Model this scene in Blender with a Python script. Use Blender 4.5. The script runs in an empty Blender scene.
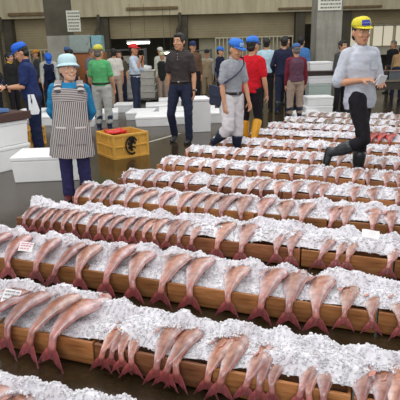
import bpy, bmesh, math, random
from mathutils import Vector, Matrix, noise
R = math.radians
rnd = random.Random(7)
scene = bpy.context.scene
COL = scene.collection
TMP = bpy.data.scenes.new('scratch')

# ------------------------------------------------------------------ helpers
def lin(c):
    if isinstance(c, str):
        c = c.lstrip('#'); c = [int(c[i:i+2], 16) for i in (0, 2, 4)]
    out = []
    for v in c[:3]:
        v = v / 255.0
        out.append(v / 12.92 if v <= 0.04045 else ((v + 0.055) / 1.055) ** 2.4)
    return tuple(out)

class NT:
    def __init__(s, name):
        s.m = bpy.data.materials.new(name); s.m.use_nodes = True
        s.t = s.m.node_tree; s.n = s.t.nodes; s.l = s.t.links
        s.b = s.n['Principled BSDF']
    def add(s, typ, **kw):
        nd = s.n.new(typ)
        for k, v in kw.items(): setattr(nd, k, v)
        return nd
    def link(s, a, b): s.l.new(a, b)
    def noise(s, scale, detail=3, rough=0.55, vec=None, stretch=None, coord='Object'):
        nz = s.add('ShaderNodeTexNoise'); nz.inputs['Scale'].default_value = scale
        nz.inputs['Detail'].default_value = detail; nz.inputs['Roughness'].default_value = rough
        tc = s.add('ShaderNodeTexCoord'); src = tc.outputs[coord]
        if stretch:
            mp = s.add('ShaderNodeMapping'); mp.inputs['Scale'].default_value = stretch
            s.link(src, mp.inputs['Vector']); src = mp.outputs['Vector']
        s.link(src, nz.inputs['Vector'])
        return nz
    def ramp(s, fac, stops):
        r = s.add('ShaderNodeValToRGB'); e = r.color_ramp.elements
        while len(e) < len(stops): e.new(0.5)
        for el, (p, c) in zip(e, stops):
            el.position = p; el.color = (*c, 1)
        s.link(fac, r.inputs['Fac']); return r
    def bump(s, h, strength=0.3, dist=0.01):
        b = s.add('ShaderNodeBump'); b.inputs['Strength'].default_value = strength
        b.inputs['Distance'].default_value = dist
        s.link(h, b.inputs['Height']); s.link(b.outputs['Normal'], s.b.inputs['Normal']); return b
    def mix(s, fac, a, b, mode='MIX'):
        m = s.add('ShaderNodeMix', data_type='RGBA', blend_type=mode)
        if isinstance(fac, (int, float)): m.inputs[0].default_value = fac
        else: s.link(fac, m.inputs[0])
        for i, v in ((6, a), (7, b)):
            if isinstance(v, tuple): m.inputs[i].default_value = (*v, 1)
            else: s.link(v, m.inputs[i])
        return m.outputs[2]

_MC = {}
def simple(name, col, rough=0.6, var=0.18, scale=12, bump=0.0, spec=0.5, stretch=None, metal=0.0, coat=0.0, bscale=None):
    if name in _MC: return _MC[name]
    s = NT(name); c = lin(col)
    nz = s.noise(scale, 4, 0.6, stretch=stretch)
    r = s.ramp(nz.outputs['Fac'], [(0.3, tuple(x*(1-var) for x in c)), (0.7, tuple(min(1, x*(1+var*0.6)) for x in c))])
    s.link(r.outputs['Color'], s.b.inputs['Base Color'])
    s.b.inputs['Roughness'].default_value = rough
    s.b.inputs['Specular IOR Level'].default_value = spec
    s.b.inputs['Metallic'].default_value = metal
    s.b.inputs['Coat Weight'].default_value = coat
    if bump:
        n2 = s.noise(bscale or scale*4, 3); s.bump(n2.outputs['Fac'], bump, 0.01)
    _MC[name] = s.m
    return s.m

def cloth(name, col, rough=0.85, var=0.16):
    return simple('cloth_' + name, col, rough, var, 9, 0.25, 0.25, bscale=45)

class MB:
    """collects shapes for ONE mesh"""
    def __init__(s): s.bm = bmesh.new(); s.cl = s.bm.loops.layers.float_color.new('Col')
    def _face(s, vs, mi=0, sm=False):
        try:
            f = s.bm.faces.new(vs)
        except ValueError: return None
        f.material_index = mi; f.smooth = sm; return f
    def box(s, c, size, rot=None, bev=0.0, mi=0, taper=1.0):
        c = Vector(c)
        M = Matrix.Translation(c)
        if rot is not None:
            M = M @ (rot if isinstance(rot, Matrix) else Matrix.Rotation(rot, 4, 'Z'))
        hx, hy, hz = [v/2 for v in size]
        b2 = bmesh.new()
        vs = [b2.verts.new((x*hx*(taper if z < 0 else 1), y*hy*(taper if z < 0 else 1), z*hz)) for z in (-1, 1) for y in (-1, 1) for x in (-1, 1)]
        for q in ((0,2,3,1),(4,5,7,6),(0,1,5,4),(2,6,7,3),(0,4,6,2),(1,3,7,5)): b2.faces.new([vs[i] for i in q])
        if bev: bmesh.ops.bevel(b2, geom=b2.edges[:], offset=bev, segments=2, affect='EDGES', profile=0.6)
        mp = {v: s.bm.verts.new(M @ v.co) for v in b2.verts}
        for f in b2.faces: s._face([mp[v] for v in f.verts], mi)
        b2.free()
    def rings(s, rings, mi=0, caps=True, sm=True, close=True):
        """rings: list of lists of Vectors"""
        R_ = [[s.bm.verts.new(p) for p in r] for r in rings]
        n = len(R_[0])
        for a, b in zip(R_, R_[1:]):
            for i in range(n if close else n-1):
                s._face([a[i], a[(i+1) % n], b[(i+1) % n], b[i]], mi, sm)
        if caps:
            s._face(R_[0][::-1], mi, sm); s._face(R_[-1], mi, sm)
        return R_
    def tube(s, pts, rad, n=12, mi=0, ref=None, round_ends=True):
        """pts Vectors; rad floats or (rx,ry) with rx along side axis"""
        pts = [Vector(p) for p in pts]; rr = [(r, r) if isinstance(r, (int, float)) else r for r in rad]
        ref = Vector(ref) if ref is not None else None
        L = len(pts); fr = []
        for i in range(L):
            t = (pts[min(i+1, L-1)] - pts[max(i-1, 0)]).normalized()
            rf = ref if ref is not None else (Vector((1,0,0)) if abs(t.x) < 0.8 else Vector((0,1,0)))
            x = (rf - t*rf.dot(t)).normalized(); y = t.cross(x); fr.append((t, x, y))
        rings = []
        def ring(c, x, y, rx, ry): return [c + x*(rx*math.cos(2*math.pi*k/n)) + y*(ry*math.sin(2*math.pi*k/n)) for k in range(n)]
        if round_ends:
            t, x, y = fr[0]; m = min(rr[0])
            for a in (80, 50, 25): rings.append(ring(pts[0]-t*m*math.sin(R(a)), x, y, rr[0][0]*math.cos(R(a)), rr[0][1]*math.cos(R(a))))
        for p, (t, x, y), r in zip(pts, fr, rr): rings.append(ring(p, x, y, *r))
        if round_ends:
            t, x, y = fr[-1]; m = min(rr[-1])
            for a in (25, 50, 80): rings.append(ring(pts[-1]+t*m*math.sin(R(a)), x, y, rr[-1][0]*math.cos(R(a)), rr[-1][1]*math.cos(R(a))))
        s.rings(rings, mi)
    def ell(s, c, r, M=None, n=14, m=9, mi=0):
        c = Vector(c); rings = []
        for j in range(m):
            a = math.pi*(j+0.35)/(m-0.3) - math.pi/2
            ring = []
            for k in range(n):
                b = 2*math.pi*k/n
                p = Vector((r[0]*math.cos(a)*math.cos(b), r[1]*math.cos(a)*math.sin(b), r[2]*math.sin(a)))
                if M is not None: p = M @ p
                ring.append(c + p)
            rings.append(ring)
        s.rings(rings, mi)
    def quad(s, a, b, c, d, mi=0): s._face([s.bm.verts.new(Vector(p)) for p in (a, b, c, d)], mi)
    def paint(s, fn):
        for f in s.bm.faces:
            for lp in f.loops: lp[s.cl] = (*fn(lp.vert), 1)
    def mesh(s, name, mats):
        me = bpy.data.meshes.new(name)
        bmesh.ops.recalc_face_normals(s.bm, faces=s.bm.faces[:])
        s.bm.to_mesh(me); s.bm.free()
        for m in (mats if isinstance(mats, (list, tuple)) else [mats]): me.materials.append(m)
        return me
    def obj(s, name, mats, parent=None, voxel=None, smooth=2, wrinkle=0.0, bev=0.0):
        o = bpy.data.objects.new(name, s.mesh(name, mats))
        if voxel:
            TMP.collection.objects.link(o)
            rm = o.modifiers.new('r', 'REMESH'); rm.mode = 'VOXEL'; rm.voxel_size = voxel; rm.use_smooth_shade = True
            if smooth:
                sm = o.modifiers.new('s', 'SMOOTH'); sm.iterations = smooth; sm.factor = 0.5
            with bpy.context.temp_override(scene=TMP, view_layer=TMP.view_layers[0]):
                dg = bpy.context.evaluated_depsgraph_get()
            dg.update()
            me = bpy.data.meshes.new_from_object(o.evaluated_get(dg))
            TMP.collection.objects.unlink(o)
            o.modifiers.clear(); old = o.data; o.data = me; me.name = name; bpy.data.meshes.remove(old)
            if not me.materials:
                for m in (mats if isinstance(mats, (list, tuple)) else [mats]): me.materials.append(m)
            if wrinkle:
                off = Vector((rnd.random()*9, rnd.random()*9, rnd.random()*9))
                nv = len(me.vertices); co = [0.0]*nv*3; no = [0.0]*nv*3
                me.vertices.foreach_get('co', co); me.vertex_normals.foreach_get('vector', no)
                for i in range(0, nv*3, 3):
                    x, y, z = co[i:i+3]
                    q = Vector((x*9 + z*4, y*9 - z*3, z*11)) + off
                    w = wrinkle*(abs(noise.noise(q))*1.5 + 0.5*noise.noise(q*2.3) - 0.45)
                    co[i] = x+no[i]*w; co[i+1] = y+no[i+1]*w; co[i+2] = z+no[i+2]*w
                me.vertices.foreach_set('co', co); me.update()
        COL.objects.link(o)
        if parent is not None: o.parent = parent
        return o

def tag(o, label=None, cat=None, group=None, kind=None):
    if label: o['label'] = label
    if cat: o['category'] = cat
    if group: o['group'] = group
    if kind: o['kind'] = kind
    return o
def thing(name, label, cat, loc=(0,0,0), rot=0, group=None, scale=1.0):
    o = bpy.data.objects.new(name, None); COL.objects.link(o); o.empty_display_size = 0.1
    o.location = loc; o.rotation_euler = (0, 0, rot); o.scale = (scale,)*3
    return tag(o, label, cat, group)
def copy_to(o, parent=None):
    c = o.copy(); COL.objects.link(c); c.parent = parent; return c
def copy_tree(o, parent=None):
    c = copy_to(o, parent)
    for ch in o.children: copy_tree(ch, c)
    return c
def place(o, loc, rot=0):
    o.location = loc; o.rotation_euler = (0, 0, rot); return o

ORD = ['', 'first','second','third','fourth','fifth','sixth','seventh','eighth','ninth','tenth','eleventh','twelfth','thirteenth','fourteenth',
       'fifteenth','sixteenth','seventeenth','eighteenth','nineteenth','twentieth','twenty-first','twenty-second','twenty-third','twenty-fourth',
       'twenty-fifth','twenty-sixth','twenty-seventh','twenty-eighth','twenty-ninth','thirtieth']

# ------------------------------------------------------------------ camera
cam_d = bpy.data.cameras.new('camera'); cam = bpy.data.objects.new('camera', cam_d); COL.objects.link(cam)
cam_d.sensor_width = 36; cam_d.lens = 36*500/400; cam_d.clip_start = 0.05
pitch = math.atan(156/500)
cam.matrix_world = Matrix.Translation((0, 0, 1.6)) @ Matrix.Rotation(math.pi/2 - pitch, 4, 'X') @ Matrix.Rotation(R(-1.5), 4, 'Z')
scene.camera = cam

# ------------------------------------------------------------------ row frame
TH = R(20.5)
DV = Vector((math.cos(TH), -math.sin(TH), 0)); NV = Vector((math.sin(TH), math.cos(TH), 0))
ROWP = {1:1.22, 2:1.9, 3:2.65, 4:3.42, 5:4.13, 6:4.82, 7:5.52, 8:6.27, 9:7.0, 10:7.85, 11:8.6, 12:9.4, 13:10.2}
ROWA = {6:1.3, 7:2.8, 8:3.4, 9:3.6, 10:3.6, 11:3.6, 12:3.4, 13:3.2}     # the far rows turn a little more
def row_th(k): return TH + R(ROWA.get(k, 0))
def row_pt(k, s, z=0, dp=0):
    t = row_th(k); d = Vector((math.cos(t), -math.sin(t), 0)); n = Vector((math.sin(t), math.cos(t), 0))
    return DV*(-.3) + NV*ROWP[k] + d*(s+.3) + n*dp + Vector((0, 0, z))
RIM = 0.145; CD = 0.29
# ------------------------------------------------------------------ materials
def m_floor():
    s = NT('wet_concrete')
    n1 = s.noise(1.3, 6, 0.62); n2 = s.noise(0.35, 3, 0.5); n3 = s.noise(30, 4, 0.6)
    r = s.ramp(n1.outputs['Fac'], [(0.3, lin((42, 31, 18))), (0.55, lin((68, 53, 32))), (0.75, lin((88, 71, 45)))])
    c = s.mix(n3.outputs['Fac'], r.outputs['Color'], lin((30, 25, 17)))
    s.link(c, s.b.inputs['Base Color'])
    rr = s.ramp(n2.outputs['Fac'], [(0.35, (0.16,)*3), (0.6, (0.26,)*3), (0.8, (0.4,)*3)])
    s.link(rr.outputs['Color'], s.b.inputs['Roughness'])
    s.b.inputs['Specular IOR Level'].default_value = 0.5
    s.bump(n1.outputs['Fac'], 0.06, 0.02)
    return s.m
def m_wood(name, a, b, cdark):
    s = NT(name)
    n1 = s.noise(6, 5, 0.65, stretch=(0.6, 6, 7)); n2 = s.noise(3, 2, 0.5)
    info = s.add('ShaderNodeObjectInfo')
    r = s.ramp(n1.outputs['Fac'], [(0.28, lin(cdark)), (0.48, lin(a)), (0.72, lin(b))])
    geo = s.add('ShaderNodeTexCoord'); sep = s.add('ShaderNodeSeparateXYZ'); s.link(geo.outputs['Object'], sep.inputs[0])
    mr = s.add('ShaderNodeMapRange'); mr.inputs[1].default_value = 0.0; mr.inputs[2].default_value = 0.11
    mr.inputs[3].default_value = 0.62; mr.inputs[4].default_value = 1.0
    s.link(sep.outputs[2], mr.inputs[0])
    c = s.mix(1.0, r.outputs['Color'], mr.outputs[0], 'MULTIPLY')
    m2 = s.add('ShaderNodeMapRange'); m2.inputs[3].default_value = 0.6; m2.inputs[4].default_value = 1.12
    s.link(info.outputs['Random'], m2.inputs[0])
    c = s.mix(1.0, c, m2.outputs[0], 'MULTIPLY')
    wet = s.ramp(n2.outputs['Fac'], [(0.4, (0.62,)*3), (0.62, (1,)*3)])
    c = s.mix(0.8, c, wet.outputs['Color'], 'MULTIPLY')
    s.link(c, s.b.inputs['Base Color'])
    s.b.inputs['Roughness'].default_value = 0.42
    s.bump(n1.outputs['Fac'], 0.25, 0.006)
    return s.m
def m_fish(name, tint=(1,1,1), rough=0.3):
    s = NT(name)
    at = s.add('ShaderNodeVertexColor'); at.layer_name = 'Col'
    n1 = s.noise(28, 4, 0.6, stretch=(1, 1, 1)); n2 = s.noise(150, 2, 0.5)
    info = s.add('ShaderNodeObjectInfo')
    c = s.mix(1.0, at.outputs['Color'], tuple(lin([255*t for t in tint])) , 'MULTIPLY')
    r = s.ramp(n1.outputs['Fac'], [(0.36, (0.6, 0.53, 0.54)), (0.62, (1.12, 1.09, 1.1))])
    c = s.mix(0.8, c, r.outputs['Color'], 'MULTIPLY')
    m2 = s.add('ShaderNodeMapRange'); m2.inputs[3].default_value = 0.68; m2.inputs[4].default_value = 1.0
    s.link(info.outputs['Random'], m2.inputs[0])
    hx = s.add('ShaderNodeMath', operation='MULTIPLY'); s.link(info.outputs['Random'], hx.inputs[0]); hx.inputs[1].default_value = 7.3
    hf = s.add('ShaderNodeMath', operation='FRACT'); s.link(hx.outputs[0], hf.inputs[0])
    hr = s.ramp(hf.outputs[0], [(0.0, (1.0, .92, .94)), (0.5, (1, 1, 1)), (1.0, (1.05, .98, .86))])
    c = s.mix(1.0, c, hr.outputs['Color'], 'MULTIPLY')
    c = s.mix(1.0, c, m2.outputs[0], 'MULTIPLY')
    s.link(c, s.b.inputs['Base Color'])
    s.b.inputs['Roughness'].default_value = rough
    s.b.inputs['Subsurface Weight'].default_value = 0.12
    s.b.inputs['Subsurface Radius'].default_value = (0.02, 0.008, 0.006)
    s.b.inputs['Subsurface Scale'].default_value = 0.3
    s.b.inputs['Coat Weight'].default_value = 0.5; s.b.inputs['Coat Roughness'].default_value = 0.14
    s.bump(n2.outputs['Fac'], 0.12, 0.003)
    return s.m
def m_ice():
    s = NT('crushed_ice')
    n1 = s.noise(60, 3, 0.6); n2 = s.noise(9, 3, 0.5)
    r = s.ramp(n1.outputs['Fac'], [(0.3, lin((220, 219, 228))), (0.55, lin((240, 239, 245))), (0.75, lin((248, 250, 252)))])
    r2 = s.ramp(n2.outputs['Fac'], [(0.3, lin((232, 226, 228))), (0.6, (1, 1, 1))])
    c = s.mix(0.8, r.outputs['Color'], r2.outputs['Color'], 'MULTIPLY')
    s.link(c, s.b.inputs['Base Color'])
    s.b.inputs['Roughness'].default_value = 0.3
    s.b.inputs['IOR'].default_value = 1.31
    s.b.inputs['Subsurface Weight'].default_value = 0.6; s.b.inputs['Subsurface Radius'].default_value = (.03, .03, .03); s.b.inputs['Subsurface Scale'].default_value = 0.8
    s.b.inputs['Transmission Weight'].default_value = 0.0
    s.bump(n1.outputs['Fac'], 0.12, 0.003)
    return s.m
def m_stripe(name, axis, freq, a, b, duty=0.5):
    s = NT(name)
    tc = s.add('ShaderNodeTexCoord'); sep = s.add('ShaderNodeSeparateXYZ'); s.link(tc.outputs['Object'], sep.inputs[0])
    m = s.add('ShaderNodeMath', operation='MULTIPLY'); s.link(sep.outputs[axis], m.inputs[0]); m.inputs[1].default_value = freq
    f = s.add('ShaderNodeMath', operation='FRACT'); s.link(m.outputs[0], f.inputs[0])
    g = s.add('ShaderNodeMath', operation='GREATER_THAN'); s.link(f.outputs[0], g.inputs[0]); g.inputs[1].default_value = duty
    c = s.mix(g.outputs[0], lin(a), lin(b)); s.link(c, s.b.inputs['Base Color'])
    s.b.inputs['Roughness'].default_value = 0.85
    return s.m
def m_concrete(name, a, b, scale=1.2, rough=0.85):
    s = NT(name)
    n1 = s.noise(scale, 6, 0.65); n2 = s.noise(scale*3, 4, 0.6, stretch=(2.5, 2.5, 0.25))
    r = s.ramp(n1.outputs['Fac'], [(0.3, lin(a)), (0.7, lin(b))])
    r2 = s.ramp(n2.outputs['Fac'], [(0.35, (0.72, 0.7, 0.66)), (0.6, (1, 1, 1))])
    c = s.mix(0.7, r.outputs['Color'], r2.outputs['Color'], 'MULTIPLY')
    s.link(c, s.b.inputs['Base Color']); s.b.inputs['Roughness'].default_value = rough
    s.bump(n1.outputs['Fac'], 0.15, 0.02)
    return s.m
def m_emit(name, col, st):
    s = NT(name); s.b.inputs['Base Color'].default_value = (*lin(col), 1)
    s.b.inputs['Emission Color'].default_value = (*lin(col), 1); s.b.inputs['Emission Strength'].default_value = st
    return s.m
M_FLOOR = m_floor()
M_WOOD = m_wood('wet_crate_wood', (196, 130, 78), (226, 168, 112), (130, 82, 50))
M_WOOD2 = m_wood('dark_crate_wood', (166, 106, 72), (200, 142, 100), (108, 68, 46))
M_FISH = m_fish('sea_bream_skin'); M_FIN = m_fish('sea_bream_fin', (1, 0.92, 0.92), 0.38)
M_RED = m_fish('red_fish_skin', (0.95, 0.42, 0.38)); M_SIL = m_fish('silver_fish_skin', (0.8, 0.86, 0.78))
M_ICE = m_ice()
M_FOAM = simple('white_polystyrene', (242, 243, 244), 0.6, 0.05, 4, 0.1)
M_FOAMD = simple('grey_white_polystyrene', (214, 214, 208), 0.65, 0.08, 4, 0.1)
M_EYE = simple('fish_eye', (18, 14, 12), 0.1, 0.05)
# ------------------------------------------------------------------ setting
def struct(name, mb, mats, **k):
    o = mb.obj(name, mats, **k); o['kind'] = 'structure'; return o
m = MB(); m.quad((-26, -4, 0), (26, -4, 0), (26, 40, 0), (-26, 40, 0)); struct('floor', m, M_FLOOR)
M_WALL = m_concrete('beige_wall_paint', (176, 166, 134), (204, 194, 160), 0.5)
M_BEAM = m_concrete('beige_beam_paint', (222, 212, 176), (238, 228, 194), 0.6)
M_PIL = m_concrete('grey_pillar_concrete', (128, 126, 116), (160, 158, 148), 1.6)
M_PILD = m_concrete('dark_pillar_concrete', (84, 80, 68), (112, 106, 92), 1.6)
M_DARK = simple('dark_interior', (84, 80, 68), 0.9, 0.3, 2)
def m_shutter(a, b):
    s = NT('roller_shutter_paint')
    tc = s.add('ShaderNodeTexCoord'); sep = s.add('ShaderNodeSeparateXYZ'); s.link(tc.outputs['Object'], sep.inputs[0])
    mm = s.add('ShaderNodeMath', operation='MULTIPLY'); s.link(sep.outputs[2], mm.inputs[0]); mm.inputs[1].default_value = 9
    f = s.add('ShaderNodeMath', operation='PINGPONG'); s.link(mm.outputs[0], f.inputs[0]); f.inputs[1].default_value = 0.5
    n1 = s.noise(0.8, 4, 0.6)
    r = s.ramp(n1.outputs['Fac'], [(0.3, lin(a)), (0.7, lin(b))])
    s.link(r.outputs['Color'], s.b.inputs['Base Color']); s.b.inputs['Roughness'].default_value = 0.6
    s.bump(f.outputs[0], 0.4, 0.05); return s.m
M_SHUT = m_shutter((164, 150, 116), (188, 174, 138))
WY = 24.0
# upper wall, shutters below it, dark interior behind the openings
m = MB(); m.box((0, WY+0.6, 4.6), (44, 0.3, 3.2)); struct('wall_back', m, M_WALL)
m = MB()
for x0, x1, zb in ((-14, -8.7, 0), (-8.3, -4.35, 1.35), (-3.95, -0.8, 1.92), (-0.35, 4.6, 1.86), (4.9, 6.7, 2.35), (7.0, 15, 2.3)):
    m.box(((x0+x1)/2, WY+0.4, (zb+3.2)/2), (x1-x0, 0.08, 3.2-zb))
struct('wall_back_shutters', m, M_SHUT)
m = MB(); m.box((0, WY+0.1, 3.62), (44, 0.7, 1.5)); struct('beam_back', m, M_BEAM)
m = MB()
for x in (-8.5, -4.15, -0.57, 4.75, 6.85): m.box((x, WY+0.15, 1.6), (0.42, 0.5, 3.2), bev=0.02)
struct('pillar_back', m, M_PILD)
m = MB()
for x in (-4.45, -0.82, -8.8):
    m.tube([(x, WY-0.35, 0.2), (x, WY-0.35, 2.2), (x+0.14, WY-0.35, 2.5), (x+0.14, WY-0.35, 2.9)], [0.07]*4, 10)
struct('trim_1', m, M_PILD)
m = MB(); m.box((-7.0, WY-0.32, 3.05), (2.6, 0.12, 0.14), bev=0.02); m.box((-1.9, WY-0.32, 3.16), (2.3, 0.12, 0.12), bev=0.02)
m.box((6.0, WY-0.32, 3.0), (4.6, 0.1, 0.1), bev=0.02); struct('trim_2', m, simple('rusty_rail', (140, 118, 84), 0.7, 0.3, 6))
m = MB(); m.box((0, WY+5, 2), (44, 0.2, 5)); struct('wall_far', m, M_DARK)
# cream panels glimpsed behind the fences
m = MB(); m.box((2.3, WY+0.9, 1.2), (4.3, 0.1, 1.4)); m.box((-6.3, WY+0.9, 0.75), (3.9, 0.1, 1.4)); struct('wall_back_panel', m, simple('cream_panel', (196, 190, 162), 0.7, 0.12, 2))
m = MB(); m.box((9.6, WY+0.7, 1.65), (4.6, 0.1, 1.5)); struct('wall_right_panel', m, simple('pale_panel', (214, 208, 190), 0.6, 0.1, 2))
for i, x in enumerate((7.7, 8.75, 9.8)):  # emissive panels give the bright beige wall band its glow, not real windows
    m = MB(); m.box((x, WY+0.6, 1.75), (0.95, 0.06, 0.9))
    w = struct('window_%d' % (i+1), m, m_emit('daylight_glass_%d' % i, (226, 218, 194), 0.5))
    f = MB()
    for dx in (-0.48, 0, 0.48): f.box((x+dx, WY+0.55, 1.75), (0.04, 0.06, 0.95))
    for dz in (-0.46, 0.46): f.box((x, WY+0.55, 1.75+dz), (0.98, 0.06, 0.05))
    f.obj('window_frame', simple('window_frame_grey', (196, 188, 166), 0.6), w)
# pillars standing on the market floor
def pillar(name, x, y, w, mlow, mup, split):
    m = MB(); m.box((x, y, 3.0), (w, w, 6.0), bev=0.025)
    o = struct(name, m, mlow); return o
pillar('pillar_right', 3.33, 13.45, 0.64, M_PIL, M_PIL, 2)
s_ = NT('two_tone_pillar')
tc = s_.add('ShaderNodeTexCoord'); sep = s_.add('ShaderNodeSeparateXYZ'); s_.link(tc.outputs['Object'], sep.inputs[0])
g_ = s_.add('ShaderNodeMath', operation='GREATER_THAN'); s_.link(sep.outputs[2], g_.inputs[0]); g_.inputs[1].default_value = 1.93
n_ = s_.noise(1.6, 5, 0.6)
ra = s_.ramp(n_.outputs['Fac'], [(0.3, lin((146, 144, 132))), (0.7, lin((178, 176, 164)))])
rb = s_.ramp(n_.outputs['Fac'], [(0.3, lin((78, 74, 62))), (0.7, lin((104, 98, 84)))])
s_.link(s_.mix(g_.outputs[0], ra.outputs['Color'], rb.outputs['Color']), s_.b.inputs['Base Color']); s_.b.inputs['Roughness'].default_value = 0.85
pillar('pillar_left', -4.0, 15.6, 0.66, s_.m, s_.m, 2)
# painted line on the floor
m = MB()
a, b = Vector((-1.25, 7.93, 0.004)), Vector((-0.35, 9.35, 0.004)); t = (b-a).normalized(); pz = Vector((-t.y, t.x, 0))*0.035
m.quad(a-pz, b-pz, b+pz, a+pz); struct('floor_marking', m, simple('worn_white_line', (176, 170, 156), 0.5, 0.3, 14))
# vertical bar fences in front of the wall
M_BAR = simple('cream_fence_paint', (214, 206, 176), 0.5, 0.1)
def fence(x0, x1, z0, z1, y, label):
    t = thing('bar_fence', label, 'fence', ((x0+x1)/2, y, z0))
    w = x1-x0; m = MB(); n = int(w/0.17)
    for i in range(n+1): m.box((-w/2 + w*i/n, 0, (z1-z0)/2), (0.045, 0.045, z1-z0))
    m.obj('bars', M_BAR, t)
    for z in (0.12, z1-z0-0.02): 
        q = MB(); q.box((0, 0, z), (w+0.06, 0.06, 0.06)); q.obj('rail', M_BAR, t)
fence(0.9, 4.4, 0, 1.86, WY-0.15, 'cream vertical bar fence across the back wall, right of the middle posts')
fence(-7.6, -5.0, 0, 1.55, WY-0.15, 'cream vertical bar fence by the back wall, behind the blue-shirted man')
# fluorescent tubes in the dark opening
def lamp(x, y, z, w, label):
    t = thing('strip_light', label, 'light', (x, y, z))
    m = MB(); m.box((0, 0, 0.07), (w+0.1, 0.2, 0.07), bev=0.01); m.obj('housing', simple('lamp_housing', (190, 190, 184), 0.5), t)
    m = MB()
    for dy in (-0.05, 0.05): m.tube([(-w/2, dy, 0), (w/2, dy, 0)], [0.035]*2, 8, ref=(0,1,0))
    m.obj('tube', m_emit('fluorescent_tube', (255, 252, 240), 9), t)
    m = MB()
    for dx in (-w/3, w/3): m.tube([(dx, 0, 0.1), (dx, 0, 3.2-z)], [0.008]*2, 6)
    m.obj('hanger', simple('dark_hanger', (96, 90, 74), 0.7), t)
lamp(-2.35, 21.5, 1.7, 0.85, 'long bright strip light above the man in the red cap')
lamp(-1.25, 23.0, 1.25, 0.45, 'short strip light glowing beside the white-capped worker')
# notices on the pillars
def notice(name, x, y, z, w, h, label, lines, col=(214, 214, 200)):
    t = thing(name, label, 'notice', (x, y, z))
    m = MB(); m.box((0, 0, 0), (w, 0.012, h), bev=0.003); m.obj('sheet', simple('notice_paper_%d' % int(w*1000), col, 0.6, 0.06), t)
    r = random.Random(int(x*100))
    for i in range(lines):
        zz = h/2 - h*(i+0.8)/(lines+0.6); xx = -w*0.4; m = MB()
        while xx < w*0.38:
            ww = r.uniform(0.02, 0.09)*w*1.6
            m.box((xx+ww/2, -0.009, zz), (ww*0.9, 0.004, h/(lines+1)*0.45)); xx += ww + 0.02*w
        m.obj('lettering', simple('notice_print', (120, 122, 112), 0.7, 0.2), t)
notice('wall_notice', 3.31, 13.11, 2.62, 0.58, 0.62, 'large white printed notice high on the grey right-hand pillar', 7)
notice('wall_notice', -3.42, 14.93, 2.3, 0.38, 0.56, 'small white printed notice standing above the teal cabinet', 6)
# low concrete kerb / dark machinery in the interior
# ------------------------------------------------------------------ people (built at 1.70 m facing -Y, then scaled)
def V(*a): return Vector(a)
def m_skin(name, c):
    s = NT(name); n = s.noise(14, 4, .6)
    r = s.ramp(n.outputs['Fac'], [(.3, tuple(x*.86 for x in lin(c))), (.7, lin(c))])
    s.link(r.outputs['Color'], s.b.inputs['Base Color']); s.b.inputs['Roughness'].default_value = .5
    s.b.inputs['Subsurface Weight'].default_value = .08; s.b.inputs['Subsurface Scale'].default_value = .02
    return s.m
SKIN = [m_skin('skin_tan', (206, 152, 118)), m_skin('skin_light', (226, 178, 148)), m_skin('skin_brown', (184, 128, 96))]
M_HAIR = simple('black_hair', (28, 24, 22), .55, .4, 30, .4, stretch=(1, 1, .2))
M_HAIRG = simple('grey_hair', (108, 102, 96), .6, .3, 30, .4)
M_EYEW = simple('eye_white', (226, 222, 214), .3, .03); M_IRIS = simple('dark_iris', (26, 18, 14), .15, .05)
M_LIP = simple('lips', (168, 92, 84), .5, .08); M_TEETH = simple('teeth', (236, 230, 220), .3, .03)
M_BOOTN = simple('navy_rubber_boot', (34, 44, 66), .3, .15, 8); M_BOOTK = simple('black_rubber_boot', (46, 50, 54), .32, .15, 8)
M_BOOTY = simple('yellow_rubber_boot', (226, 160, 28), .35, .1, 8); M_SOLE = simple('dark_sole', (30, 30, 32), .6, .1)
HEADR = [(-.122,.018,-.058,.016),(-.112,.036,-.05,.036),(-.088,.053,-.03,.06),(-.055,.064,-.012,.08),(-.02,.07,0,.09),(.015,.074,.006,.096),
         (.045,.076,.01,.098),(.075,.069,.012,.089),(.098,.05,.013,.066),(.112,.024,.013,.034)]
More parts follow.
